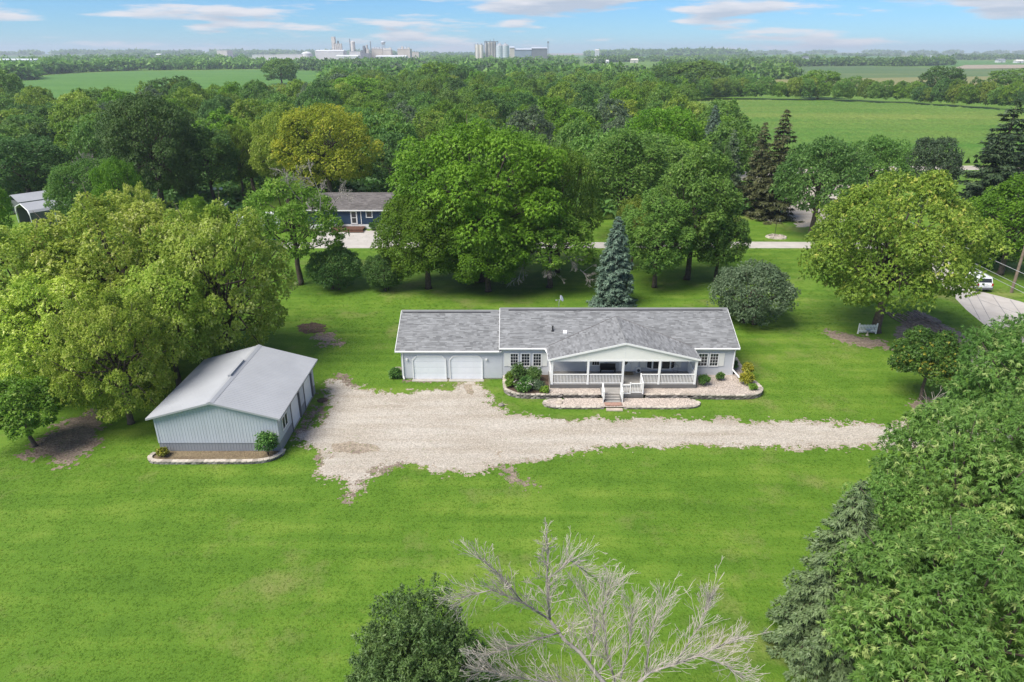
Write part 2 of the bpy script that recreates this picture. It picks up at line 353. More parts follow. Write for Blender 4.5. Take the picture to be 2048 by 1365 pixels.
class MB:
    """collects faces and links them as ONE mesh object; org is the root's place"""
    def __init__(s, org=(0, 0, 0)):
        s.v = []; s.f = []; s.t = []; s.o = Vector(org)

    def face(s, pts, t=.5):
        n = len(s.v); s.v += [tuple(Vector(p) - s.o) for p in pts]; s.f.append(tuple(range(n, n + len(pts)))); s.t.append(t); return s

    def mesh(s, pts, faces, t=.5):
        n = len(s.v); s.v += [tuple(Vector(p) - s.o) for p in pts]
        for f in faces: s.f.append(tuple(i + n for i in f)); s.t.append(t)
        return s

    def box(s, x0, x1, y0, y1, z0, z1, t=.5):
        return s.mesh([(x0, y0, z0), (x1, y0, z0), (x1, y1, z0), (x0, y1, z0), (x0, y0, z1), (x1, y0, z1), (x1, y1, z1), (x0, y1, z1)],
                      [(0, 3, 2, 1), (4, 5, 6, 7), (0, 1, 5, 4), (1, 2, 6, 5), (2, 3, 7, 6), (3, 0, 4, 7)], t)

    def prism(s, poly, d, t=.5):
        """poly: list of 3-D points (planar); d: extrusion vector"""
        n = len(poly); d = Vector(d); P = [Vector(p) for p in poly]
        return s.mesh(P + [p + d for p in P], [tuple(range(n))[::-1], tuple(range(n, 2 * n))] + [(i, (i + 1) % n, n + (i + 1) % n, n + i) for i in range(n)], t)

    def bar(s, a, b, w, h=None, t=.5):
        a, b = Vector(a), Vector(b); h = h or w; d = (b - a).normalized()
        up = Vector((0, 0, 1)) if abs(d.z) < .95 else Vector((0, 1, 0))
        x = d.cross(up).normalized() * w / 2; y = x.cross(d).normalized() * h / 2
        return s.mesh([a - x - y, a + x - y, a + x + y, a - x + y, b - x - y, b + x - y, b + x + y, b - x + y],
                      [(0, 3, 2, 1), (4, 5, 6, 7), (0, 1, 5, 4), (1, 2, 6, 5), (2, 3, 7, 6), (3, 0, 4, 7)], t)

    def tube(s, pts, rad, n=8, cap=True, t=.5):
        pts = [Vector(p) for p in pts]; vs = []; fs = []
        x = None
        for i, p in enumerate(pts):
            d = (pts[min(i + 1, len(pts) - 1)] - pts[max(i - 1, 0)]).normalized()
            if x is None:
                x = d.orthogonal().normalized()
            else:
                x = (x - d * x.dot(d)); x = x.normalized() if x.length > 1e-6 else d.orthogonal().normalized()
            y = d.cross(x); r = rad[i] if hasattr(rad, '__len__') else rad
            vs += [p + (x * math.cos(2 * math.pi * j / n) + y * math.sin(2 * math.pi * j / n)) * r for j in range(n)]
        for i in range(len(pts) - 1):
            fs += [(i * n + j, i * n + (j + 1) % n, (i + 1) * n + (j + 1) % n, (i + 1) * n + j) for j in range(n)]
        if cap: fs += [tuple(range(n))[::-1], tuple(range((len(pts) - 1) * n, len(pts) * n))]
        return s.mesh(vs, fs, t)

    def lathe(s, c, prof, n=16, t=.5):
        c = Vector(c); vs = []; fs = []
        for r, z in prof: vs += [c + Vector((r * math.cos(2 * math.pi * j / n), r * math.sin(2 * math.pi * j / n), z)) for j in range(n)]
        for i in range(len(prof) - 1): fs += [(i * n + j, i * n + (j + 1) % n, (i + 1) * n + (j + 1) % n, (i + 1) * n + j) for j in range(n)]
        fs += [tuple(range(n))[::-1], tuple(range((len(prof) - 1) * n, len(prof) * n))]
        return s.mesh(vs, fs, t)

    def data(s, name, mat, smooth=False):
        me = bpy.data.meshes.new(name); me.from_pydata(s.v, [], s.f)
        a = me.attributes.new('tint', 'FLOAT', 'FACE'); a.data.foreach_set('value', s.t)
        if smooth: me.polygons.foreach_set('use_smooth', [True] * len(s.f))
        me.materials.append(mat); me.update(); return me

    def build(s, name, mat, parent=None, smooth=False, loc=None, rotz=0):
        return link(name, s.data(name, mat, smooth), parent, loc, rotz)


def bevel(o, w=.02, seg=2):
    b = o.modifiers.new('edge', 'BEVEL'); b.width = w; b.segments = seg; b.limit_method = 'ANGLE'; return o


# ---- smooth random field for ragged edges
def vnoise(x, y, seed=0, octaves=4, scale=1.0):
    x = np.asarray(x) * scale; y = np.asarray(y) * scale; out = 0; amp = 1; tot = 0
    for o in range(octaves):
        xi = np.floor(x).astype(int); yi = np.floor(y).astype(int); fx = x - xi; fy = y - yi
        fx = fx * fx * (3 - 2 * fx); fy = fy * fy * (3 - 2 * fy)

        def h(a, b):
            n = (a * 374761393 + b * 668265263 + (seed + o) * 1442695041) & 0x7fffffff
            n = ((n ^ (n >> 13)) * 1274126177) & 0x7fffffff
            return (n % 10007) / 10007.0
        v = (h(xi, yi) * (1 - fx) + h(xi + 1, yi) * fx) * (1 - fy) + (h(xi, yi + 1) * (1 - fx) + h(xi + 1, yi + 1) * fx) * fy
        out = out + v * amp; tot += amp; amp *= .55; x = x * 2.03 + 17.1; y = y * 2.03 + 9.2
    return out / tot


def sdf(P, X, Y):
    """signed distance (positive inside) from points to polygon P"""
    P = np.asarray(P, float); d = np.full(X.shape, 1e9); ins = np.zeros(X.shape, bool); n = len(P)
    for i in range(n):
        a, b = P[i], P[(i + 1) % n]; e = b - a; wx, wy = X - a[0], Y - a[1]
        t = np.clip((wx * e[0] + wy * e[1]) / (e @ e + 1e-12), 0, 1)
        d = np.minimum(d, np.hypot(wx - e[0] * t, wy - e[1] * t))
        c = ((a[1] <= Y) & (b[1] > Y)) | ((b[1] <= Y) & (a[1] > Y))
        xc = a[0] + (Y - a[1]) / (e[1] if abs(e[1]) > 1e-9 else 1e-9) * e[0]
        ins ^= c & (X < xc)
    return np.where(ins, d, -d)


def gpoly(pts): return [tuple(G(*p)[:2]) for p in pts]


class Patch:
    """ground cover with a ragged outline: a fine sheet whose cells follow a noisy distance field"""
    all = []

    def __init__(s, name, poly, mat, z, amp=.6, cell=.14, holes=(), freq=.9, seed=1, soft=.25, grow=0.0):
        s.poly, s.amp, s.freq, s.seed, s.holes = poly, amp, freq, seed, holes; s.grow = grow
        P = np.array(poly); x0, y0 = P.min(0) - amp - .3; x1, y1 = P.max(0) + amp + .3
        nx, ny = int((x1 - x0) / cell) + 1, int((y1 - y0) / cell) + 1
        xs = x0 + np.arange(nx + 1) * cell; ys = y0 + np.arange(ny + 1) * cell
        X, Y = np.meshgrid((xs[:-1] + xs[1:]) / 2, (ys[:-1] + ys[1:]) / 2)
        m = s.inside(X, Y, (vnoise(X, Y, seed + 31, 3, 2.6) - .5) * soft * 3.2 + rng.normal(0, soft * .3, X.shape))
        gx, gy = np.meshgrid(xs, ys)
        gx = gx + rng.uniform(-.35, .35, gx.shape) * cell; gy = gy + rng.uniform(-.35, .35, gy.shape) * cell
        V = np.stack([gx, gy, np.full(gx.shape, z) + rng.uniform(0, .002, gx.shape)], -1).reshape(-1, 3)
        J, I = np.nonzero(m); b = J * (nx + 1) + I
        F = np.stack([b, b + 1, b + nx + 2, b + nx + 1], 1)
        u, inv = np.unique(F, return_inverse=True)
        o = link(name, np_mesh(name, V[u], inv.reshape(F.shape), mat)); tag(o, kind='structure'); s.obj = o
        Patch.all.append(s)

    def inside(s, X, Y, j=0.0):
        d = sdf(s.poly, X, Y) + (vnoise(X, Y, s.seed, 5, s.freq) - .5) * 2 * s.amp + j + s.grow
        m = d > 0
        for h, a in s.holes: m &= ~(sdf(h, X, Y) + (vnoise(X, Y, s.seed + 7, 4, 1.3) - .5) * 2 * a > 0)
        return m


def sheet(name, pts, mat, z, kind='structure'):
    return tag(MB().face([(p[0], p[1], z) for p in pts]).build(name, mat), kind=kind)


# ------------------------------------------------------------------ ground
ground = MB().face([(-6800, -60, 0), (6800, -60, 0), (6800, 9000, 0), (-6800, 9000, 0)]).build('ground', M['grass']); tag(ground, kind='structure')

DRIVE = gpoly([(606, 862), (640, 850), (668, 815), (655, 775), (675, 762), (705, 772), (750, 786), (800, 790), (845, 782), (872, 778), (905, 783), (945, 765), (958, 772),
               (985, 815), (1045, 832), (1110, 842), (1300, 838), (1500, 845), (1700, 850), (1900, 852), (2150, 858),
               (2150, 905), (1900, 893), (1700, 892), (1500, 893), (1300, 890), (1180, 893), (1080, 918), (1000, 925), (930, 942), (860, 938), (800, 925), (760, 932), (722, 960), (704, 985),
               (698, 955), (640, 945), (650, 905), (600, 872)])
ISLAND = gpoly([(662, 888), (700, 884), (752, 890), (762, 903), (700, 909), (668, 904)])
drive = Patch('gravel_driveway', DRIVE, M['gravel'], .008, .75, .075, soft=.5, holes=[(ISLAND, .3), (gpoly([(930, 772), (944, 768), (944, 790), (932, 788)]), .25), (gpoly([(985, 905), (1010, 900), (1000, 912)]), .6)], freq=.75, seed=5)
Patch('sandy_verge', DRIVE, M['verge'], .004, .85, .13, freq=.75, seed=5, soft=.55, grow=.25)
Patch('bare_soil_patch', gpoly([(640, 905), (700, 912), (765, 908), (830, 915), (760, 930), (705, 968), (690, 945), (645, 940)]), M['soil_and_shade'], .004, .8, .16, freq=.7, seed=9, soft=.6)
Patch('mulch_patch', gpoly([(594, 650), (625, 645), (653, 651), (648, 664), (615, 670), (596, 662)]), M['mulch'], .006, .45, .14, freq=1.2, seed=3, soft=.2)
Patch('worn_earth_under_trees', gpoly([(60, 905), (110, 845), (190, 820), (215, 850), (180, 900), (120, 940)]), M['soil_and_shade'], .006, 1.2, .2, freq=.5, seed=4, soft=.6)
Patch('oak_shade_patch', gpoly([(1640, 660), (1720, 672), (1765, 680), (1790, 700), (1730, 695), (1660, 680)]), M['soil_and_shade'], .006, .9, .2, freq=.7, seed=6, soft=.6)  # soil colour standing in for the oak's cast shadow on the grass
Patch('small_tree_shade_patch', gpoly([(1812, 810), (1850, 795), (1890, 800), (1880, 830), (1830, 826)]), M['soil_and_shade'], .006, .5, .16, freq=1, seed=8, soft=.6)  # paints the shadow beneath the small tree in soil colour
Patch('worn_track', gpoly([(668, 752), (690, 752), (715, 772), (690, 776), (676, 762)]), M['soil_and_shade'], .005, .6, .15, freq=.9, seed=12, soft=.6)
Patch('scuffed_earth_by_shed', gpoly([(640, 668), (690, 665), (672, 690), (640, 700), (630, 680)]), M['soil_and_shade'], .005, 1.6, .16, freq=.55, seed=14, soft=.6)
Patch('gravel_apron_at_shed_door', gpoly([(586, 866), (604, 838), (616, 842), (612, 862)]), M['soil_and_shade'], .005, .7, .13, freq=1.1, seed=15)
Patch('scuffed_earth_at_shed_doors', gpoly([(604, 858), (616, 822), (640, 800), (652, 782), (664, 800), (650, 838), (622, 862)]), M['soil_and_shade'], .0045, 1.3, .12, freq=1.3, seed=17, soft=.9, grow=-.35)
for k_, pts_ in enumerate((((708, 990), (722, 962), (760, 938), (800, 928)), ((690, 1000), (704, 968), (735, 945), (775, 932)), ((1010, 940), (1030, 958), (1062, 975)))):
    a_ = [G(*p) for p in pts_]; Patch('worn_tyre_track', [(p.x, p.y - .16) for p in a_] + [(p.x, p.y + .16) for p in a_[::-1]], M['soil_and_shade'], .0048, .3, .09, freq=1.6, seed=40 + k_, soft=.6, grow=.05)
Patch('shade_strip_at_garage', gpoly([(806, 758), (965, 757), (965, 762), (806, 764)]), M['soil_and_shade'], .005, .2, .12, freq=1.4, seed=16)  # painted strip for the house's shade along the garage foot
TILL = gpoly([(1790, 655), (1835, 622), (1860, 630), (1975, 700), (1985, 735), (1940, 735), (1860, 700), (1800, 690)])
Patch('tilled_soil', TILL, M['tilled'], .007, .8, .2, freq=.6, seed=21, soft=.2)
t_ = MB()
ta, tb = Vector((*TILL[1], 0)), Vector((*TILL[3], 0)); dv = (tb - ta); nv = Vector((dv.y, -dv.x, 0)).normalized()
for i in range(9):
    o_ = nv * (.5 + i * .42); pts = [ta + o_ + dv * f + Vector((random.uniform(-.12, .12), random.uniform(-.12, .12), .02)) for f in np.linspace(.03, .95, 22)]
    t_.tube(pts, [random.uniform(.05, .14) for _ in pts], 5)
tag(t_.build('soil_ridges', M['tilled']), kind='stuff')

# roads
ROADA = gpoly([(560, 497), (560, 486), (800, 485), (1200, 485), (1500, 484), (1700, 485), (1890, 490), (1925, 552), (1959, 583), (2038, 603), (2160, 640), (2160, 740), (1990, 668), (1932, 620), (1845, 528), (1800, 499), (1600, 497), (1200, 497)])
tag(MB().face([(p[0], p[1], .012) for p in ROADA]).build('concrete_road', M['concrete']), kind='structure')
j_ = MB()
for k_, (a, b) in enumerate([((1960, 600), (2048, 632)), ((1952, 588), (1995, 668)), ((1985, 592), (2060, 700)), ((1925, 575), (1960, 640)), ((2020, 600), (2110, 720))]):
    pa, pb = G(*a), G(*b); j_.bar((pa.x, pa.y, .013), (pb.x, pb.y, .013), .05, .006)
tag(j_.build('road_joints', M['dgrey']), kind='structure')
PARK = gpoly([(628, 484), (640, 462), (800, 462), (800, 489), (690, 490)])
Patch('parking_gravel', PARK, M['concrete'], .016, .4, .25, freq=.6, seed=31)
tag(MB().face([(p[0], p[1], .012) for p in gpoly([(1470, 345), (1600, 336), (1800, 333), (2200, 330), (2200, 338), (1800, 342), (1600, 348), (1480, 362)])]).build('gravel_lane', M['gravel']), kind='structure')
Patch('gravel_lot_behind_trees', gpoly([(1570, 375), (1700, 370), (1720, 440), (1600, 455), (1560, 420)]), M['gravel'], .016, 1.0, .4, freq=.4, seed=33)

# far fields: sheets stacked a little above one another
def field(name, pts, mat, z): return sheet(name, gpoly(pts), mat, z)


SOYF = [(20, 230), (30, 163), (110, 150), (250, 144), (520, 141), (640, 143), (660, 165), (560, 200), (400, 225)]
field('soybean_field', SOYF, M['soy'], .06)
CORNF = [(1345, 207), (1500, 204), (1650, 207), (1850, 214), (2010, 226), (2100, 235), (2100, 328), (1800, 330), (1600, 333), (1480, 338), (1400, 250)]
field('corn_field', CORNF, M['corn'], .05)
field('ripe_strip_in_corn', [(1830, 262), (1900, 257), (1990, 258), (2010, 264), (1930, 268)], M['ripe'], .12)
for nm, pts, mt, z in [
    ('bean_field', [(1120, 152), (1140, 137), (1330, 139), (1345, 150), (1250, 160)], 'ripe', .30),
    ('hay_field', [(1490, 158), (1480, 142), (1620, 132), (2100, 140), (2100, 165), (1900, 170)], 'pasture', .30),
    ('grain_field', [(1460, 170), (1560, 160), (2100, 152), (2100, 172), (1600, 176)], 'ripe', .45),
    ('far_bean_field', [(1340, 132), (1350, 124), (1700, 120), (2100, 124), (2100, 134), (1700, 133)], 'soy', .25),
    ('far_stubble_field', [(1900, 139), (1930, 131), (2100, 130), (2100, 137)], 'stubble', .5),
    ('far_tan_field', [(1050, 110.5), (1050, 107), (1200, 107), (1190, 111)], 'stubble', .6),
    ('far_pasture', [(1430, 118), (1450, 111), (2100, 112), (2100, 119)], 'pasture', .5),
    ('horizon_bean_field', [(1500, 110), (1520, 106.6), (2200, 107), (2200, 111)], 'soy', .5),
    ('pale_horizon_field', [(1560, 114), (1600, 112), (1830, 112), (1800, 115)], 'ripe', .9),
    ('mill_yard', [(420, 124), (430, 117), (820, 117), (850, 125), (640, 127)], 'stubble', .2),
    ('left_far_field', [(-60, 116), (-60, 109), (420, 108), (440, 114)], 'soy', .4),
    ('valley_clearing', [(770, 166), (780, 153), (860, 152), (850, 166)], 'soy', .3)]:
    field(nm, pts, M[mt], z)

# crop rows: real ridges over the near field
def crop_rows(name, poly, mat, step, h, w, ang, seg, z0=.05):
    P = np.array(gpoly(poly)); c = P.mean(0); u = np.array([math.cos(ang), math.sin(ang)]); v = np.array([-u[1], u[0]])
    pu, pv = (P - c) @ u, (P - c) @ v; Vs = []; Fs = []; n = 0; Ts = []
    for s in np.arange(pv.min(), pv.max(), step):
        t = np.arange(pu.min(), pu.max(), seg); X = c[0] + u[0] * t + v[0] * s; Y = c[1] + u[1] * t + v[1] * s
        ins = sdf(P, X, Y) > .3
        if ins.sum() < 3: continue
        i0, i1 = np.nonzero(ins)[0][[0, -1]]; t = t[i0:i1 + 1]; m = len(t)
        jit = lambda a: rng.uniform(-a, a, m)
        a = np.stack([c[0] + u[0] * t + v[0] * (s - w / 2 + jit(.1)), c[1] + u[1] * t + v[1] * (s - w / 2), np.full(m, z0)], 1)
        b = np.stack([c[0] + u[0] * t + v[0] * (s + jit(.2)), c[1] + u[1] * t + v[1] * s, z0 + h * (1 + jit(.35))], 1)
        d = np.stack([c[0] + u[0] * t + v[0] * (s + w / 2 + jit(.1)), c[1] + u[1] * t + v[1] * (s + w / 2), np.full(m, z0)], 1)
        Vs.append(np.concatenate([a, b, d])); k = np.arange(m - 1)
        Fs.append(np.concatenate([np.stack([k, k + 1, k + m + 1, k + m], 1), np.stack([k + m, k + m + 1, k + 2 * m + 1, k + 2 * m], 1)]) + n); n += 3 * m
    o = link(name, np_mesh(name, np.concatenate(Vs), np.concatenate(Fs), mat)); return tag(o, kind='stuff')


crop_rows('corn_rows', CORNF, M['corn'], 2.3, 1.1, 1.7, R(96), 2.4)
crop_rows('soybean_rows', SOYF, M['soy'], 9, .5, 8, R(4), 9)

# low swells carrying the horizon
def swell(name, x0, x1, Y, depth, h, mat):
    n = 40; V = []; F = []
    prof = [(0, 0), (.25, .6), (.5, 1), (.75, .6), (1, 0)]
    for i in range(n + 1):
        f = i / n; env = math.sin(math.pi * f) ** .6
        for d, k in prof: V.append((x0 + (x1 - x0) * f, Y + depth * d, max(.15, h * k * env * (1 + .15 * math.sin(f * 19)))))
    for i in range(n):
        for j in range(4): a = i * 5 + j; F.append((a, a + 5, a + 6, a + 1))
    return tag(link(name, np_mesh(name, V, F, mat, smooth=True)), kind='structure')


swell('hill', -4200, -400, 4300, 1500, 14, M['pasture']); swell('hill', 300, 2100, 3300, 1300, 13, M['soy']); swell('hill', 900, 5200, 5200, 2200, 16, M['pasture'])

# ------------------------------------------------------------------ foliage generators
def unit(v): return v / (np.linalg.norm(v, axis=-1, keepdims=True) + 1e-9)


def fib(n, r):
    i = np.arange(n) + .5; ph = np.arccos(1 - 2 * i / n); th = math.pi * (1 + 5 ** .5) * i + r.uniform(0, 6.28)
    v = np.stack([np.cos(th) * np.sin(ph), np.sin(th) * np.sin(ph), np.cos(ph)], 1)
    return unit(v + r.normal(0, .5 / math.sqrt(n), v.shape))


def leaves(pos, out, r, k, L, wr, droop, spread, tint, hi=.0, lift=.6):
    """k pointed leaf quads fanning out of each twig end"""
    n = len(pos); P = np.repeat(pos, k, 0); O = np.repeat(out, k, 0)
    d = unit(O * .55 + r.normal(0, spread, P.shape) + np.array([0, 0, -droop])); Ls = L * r.uniform(.65, 1.25, (n * k, 1))
    nn = unit(np.array([0, 0, lift * .8]) + .8 * O + r.normal(0, .36, P.shape)); s = unit(np.cross(d, nn)) * Ls * wr
    tip = P + d * Ls + np.array([0, 0, -1.0]) * Ls * .18; q0 = P + d * Ls * .12
    V = np.stack([q0 + s, q0 - s, tip], 1).reshape(-1, 3); F = np.arange(n * k * 3).reshape(-1, 3)
    T = np.repeat(tint, k) + r.normal(0, .07, n * k)
    return V, F, np.clip(T, 0, 1)


def crown(seed, rx, z0, z1, nl, ns, nc, k, L, wr=.34, droop=.35, spread=.5, flat=.0, lobe=(.30, .44), bottom=-.55, hi=.08, top=1.0, off=(0, 0)):
    """crown of lobes made of sub-lobes made of leaf sprays; returns mesh arrays and the lobe centres (for limbs)"""
    r = np.random.default_rng(seed); rz = (z1 - z0) / 2; zc = (z0 + z1) / 2; c = np.array([off[0], off[1], zc]); S = np.array([rx, rx, rz])
    D = fib(nl, r); D = D[D[:, 2] > bottom]; lr = r.uniform(*lobe, len(D))
    sq = 1 - flat * np.abs(D[:, 2:3])
    LC = D * (1 - lr[:, None]) * r.uniform(.82, 1.08, (len(D), 1)) * sq
    LC = np.concatenate([LC, r.normal(0, .12, (2, 3))]); lr = np.concatenate([lr, [.42, .38]]); D = np.concatenate([D, [[0, 0, 1], [0, 0, 1]]])
    sc, sr, sl_ = [], [], []
    for i in range(len(LC)):
        d = fib(ns, r); d = d[(d @ unit(D[i][None])[0] > -.35)]
        sc.append(LC[i] + d * lr[i] * r.uniform(.55, .88, (len(d), 1))); sr.append(lr[i] * r.uniform(.26, .46, len(d))); sl_ += [i] * len(d)
    sc = np.concatenate(sc); sr = np.concatenate(sr); sl_ = np.array(sl_)
    pos, out, tt = [], [], []
    base = r.uniform(.12, .62, len(LC)); bs = base[sl_] * .5 + r.uniform(.0, .42, len(sc))
    for i in range(len(sc)):
        d = fib(nc, r); d = d[(d[:, 2] > -.45)]
        p = sc[i] + d * sr[i] * r.uniform(.62, 1.12, (len(d), 1)); pos.append(p); out.append(d); tt.append(bs[i] + r.uniform(-.12, .2, len(d)) + (r.uniform(0, 1, len(d)) < hi) * .4)
    pos = np.concatenate(pos); out = np.concatenate(out); tt = np.concatenate(tt)
    dl = np.linalg.norm(pos[:, None, :] - LC[None], axis=2) < lr[None] * .62     # nothing grows deep inside a lobe
    ds = (np.linalg.norm(pos[:, None, :] - sc[None], axis=2) < sr[None] * .55).any(1)
    keep = ~(dl.any(1)) & ~ds
    pos, out, tt = pos[keep] * S + c, out[keep], tt[keep]
    pos[:, 2] = np.maximum(pos[:, 2], .25)
    V, F, T = leaves(pos, out, r, k, L, wr, droop, spread, tt)
    return V, F, T, LC * S + c, lr * rx


def trunk_mb(seed, LCs, h0, r0, z0, lean=(0, 0), stems=1):
    rr = random.Random(seed); m = MB()
    for s in range(stems):
        a = rr.uniform(0, 6.28); b0 = Vector((.5 * math.cos(a), .5 * math.sin(a), -.1)) * (0 if stems == 1 else 1); b0.z = -.1
        top = Vector((lean[0] + rr.uniform(-.4, .4), lean[1] + rr.uniform(-.4, .4), h0))
        pts = [b0 + (top - b0) * f + Vector((rr.uniform(-.12, .12), rr.uniform(-.12, .12), 0)) * (0 < f < 1) for f in (0, .06, .3, .6, 1)]
        m.tube(pts, [r0 * 1.5, r0 * 1.1, r0 * .9, r0 * .75, r0 * .45], 9)
    st = Vector((lean[0], lean[1], h0))
    for c in LCs:
        c = Vector(c); s0 = Vector((st.x * .7, st.y * .7, z0 + (h0 - z0) * rr.uniform(.2, .95)))
        mid = s0.lerp(c, .5) + Vector((rr.uniform(-.5, .5), rr.uniform(-.5, .5), -.25 + rr.uniform(-.3, .4)))
        m.tube([s0, mid, c, c + (c - mid) * .5], [r0 * .36, r0 * .24, r0 * .13, r0 * .04], 5)
    return m


PROTO = {}


def proto(name, seed, rx, z0, z1, nl, ns, nc, k, L, r0, leaf='mid', stems=1, h0=None, **kw):
    V, F, T, LC, lr = crown(seed, rx, z0, z1, nl, ns, nc, k, L, **kw)
    cm = np_mesh('crown_' + name, V, F, LM[leaf], T)
    tm = trunk_mb(seed, LC, h0 or (z0 + (z1 - z0) * .55), r0, z0 * .8 + .4, stems=stems).data('trunk_' + name, M['bark'], True)
    PROTO[name] = (cm, tm, rx, z1, len(F))


proto('walnut', 1, 8.0, 1.2, 19.5, 32, 22, 72, 9, .27, .42, 'walnut', wr=.24, droop=.8, spread=.45, lobe=(.22, .36), bottom=-.8, hi=.05)
proto('broad', 2, 8.0, 1.5, 15.5, 34, 20, 64, 9, .235, .40, 'yellow', wr=.32, droop=.35, lobe=(.22, .36), hi=.10, bottom=-.75)
proto('leftmaple', 12, 7.5, .5, 14.8, 48, 16, 46, 8, .235, .36, 'maplepale', wr=.32, droop=.2, lobe=(.17, .29), hi=.14, bottom=-.85)
proto('maple', 3, 6.5, 1.8, 14.0, 26, 19, 58, 9, .22, .32, 'yellow', wr=.32, droop=.25, lobe=(.24, .38), hi=.12, bottom=-.7)
proto('oval', 4, 4.4, 2.0, 14.5, 22, 16, 44, 6, .28, .26, 'mid', wr=.28, droop=.15, spread=.45, lobe=(.28, .42), hi=.06)
proto('open', 5, 5.2, 1.8, 12.0, 26, 11, 36, 6, .27, .26, 'lime', wr=.28, droop=.3, lobe=(.20, .32), hi=.12)
proto('round', 6, 5.0, 1.0, 10.5, 24, 17, 44, 6, .26, .28, 'mid', wr=.28, droop=.3, lobe=(.26, .40), bottom=-.7, hi=.06)
proto('tall', 7, 5.0, 1.4, 16.0, 28, 16, 42, 6, .30, .30, 'dark', wr=.28, droop=.35, lobe=(.22, .36), hi=.05, bottom=-.75)
proto('boxelder', 8, 5.2, .9, 12.5, 34, 19, 38, 14, .225, .28, 'boxelder', wr=.17, droop=.6, spread=.62, lobe=(.20, .34), hi=.16, bottom=-.8)
proto('boxelder2', 9, 4.8, .9, 11.0, 30, 18, 38, 14, .21, .26, 'boxelder', wr=.17, droop=.6, spread=.62, lobe=(.20, .36), hi=.16, bottom=-.8)
proto('smalltree', 10, 2.9, .9, 6.0, 22, 16, 40, 6, .18, .14, 'lime', wr=.36, droop=.3, lobe=(.26, .40), hi=.10, bottom=-.6)
proto('bush', 11, 3.6, .1, 5.4, 26, 17, 44, 6, .17, .16, 'grey', wr=.30, droop=.15, spread=.6, lobe=(.26, .40), bottom=-.9, hi=.08, stems=3)
# lighter meshes for the woodland behind
proto('wood_round', 21, 6.5, .6, 13.0, 22, 13, 26, 5, .48, .30, 'mid', wr=.34, lobe=(.24, .40), bottom=-.8)
proto('wood_broad', 22, 7.5, .6, 14.0, 26, 13, 24, 5, .52, .34, 'mid', wr=.34, droop=.45, lobe=(.22, .36), bottom=-.8)
proto('wood_tall', 23, 5.5, .6, 15.5, 22, 13, 26, 5, .46, .30, 'dark', wr=.32, droop=.3, lobe=(.24, .38), bottom=-.8)
proto('wood_open', 24, 6.0, .8, 13.5, 20, 10, 24, 5, .48, .28, 'lime', wr=.32, droop=.2, lobe=(.22, .34), bottom=-.7)
proto('far_round', 31, 7.0, .3, 12.5, 18, 8, 12, 4, .85, .3, 'mid', wr=.42, lobe=(.26, .42), bottom=-.8)
proto('far_broad', 32, 8.5, .3, 13.0, 20, 8, 11, 4, .95, .3, 'mid', wr=.42, lobe=(.24, .38), bottom=-.8)
proto('far_tall', 33, 5.5, .3, 14.5, 18, 8, 12, 4, .80, .3, 'dark', wr=.42, lobe=(.26, .40), bottom=-.8)


def conifer(name, seed, rx, h, whorls, nb, leaf, r0, dens=1.0, droop=.25, L=.26, z0=.25, sparse=0.0, powr=.85, L2=None):
    """spruce: whorls of sagging boughs, each bough a fan of needle sprays"""
    r = np.random.default_rng(seed); P, O, T = [], [], []; m = MB()
    m.tube([(0, 0, -.1), (0, 0, h * .5), (0, 0, h * .98)], [r0, r0 * .6, .02], 8)
    for i in range(whorls):
        f = i / (whorls - 1); z = z0 + (h - z0) * (f ** .92) ; rad = rx * ((1 - f) ** powr) * r.uniform(.86, 1.1) + .06
        n = max(4, int(nb * (1 - .6 * f))); a0 = r.uniform(0, 6.28)
        for j in range(n):
            if r.uniform() < sparse: continue
            a = a0 + 2 * math.pi * j / n + r.normal(0, .12); ln = rad * r.uniform(.75, 1.12); tn = r.uniform(.1, .65)
            m.tube([(0, 0, z), (math.cos(a) * ln * .9, math.sin(a) * ln * .9, z - ln * droop * .8)], [.03, .01], 4, False)
            q = max(5, int(ln * 17 * dens)); u = r.uniform(.12, 1, q) ** .8; w = (1 - u * .75) * .42 * ln * .6 + .05
            s = r.uniform(-1, 1, q) * w
            x = np.cos(a) * u * ln - np.sin(a) * s; y = np.sin(a) * u * ln + np.cos(a) * s
            zz = z - droop * ln * u ** 1.4 + .10 * ln * u ** 3 + r.normal(0, .05, q) - np.abs(s) * .25
            P.append(np.stack([x, y, zz], 1)); o = np.stack([np.cos(a) - np.sin(a) * s / (w + .01) * .7, np.sin(a) + np.cos(a) * s / (w + .01) * .7, np.full(q, -.12)], 1); O.append(unit(o))
            T.append(np.clip(tn * .6 + r.uniform(0, .35, q) + (u > .8) * .12, 0, 1))
    P, O, T = np.concatenate(P), np.concatenate(O), np.concatenate(T); P[:, 2] = np.maximum(P[:, 2], .08)
    V, F, T = leaves(P, O, r, 4, L, .22, .18, .32, T, lift=1.2)
    PROTO[name] = (np_mesh('crown_' + name, V, F, LM[leaf], T), m.data('trunk_' + name, M['bark'], True), rx, h, len(F))


conifer('spruce', 41, 2.1, 8.8, 24, 13, 'spruce', .16, 1.5, .30, .30, powr=.62)
conifer('spruce_sparse', 42, 3.0, 14.0, 26, 9, 'brownspruce', .2, 1.1, .22, .42, sparse=.2, powr=.8)
conifer('spruce_dark', 43, 3.6, 14.0, 26, 11, 'darkspruce', .22, 1.1, .18, .42, sparse=.12, powr=.7)
conifer('spruce_near', 44, 2.9, 9.4, 26, 13, 'nearspruce', .16, 2.2, .26, .20, powr=.7)


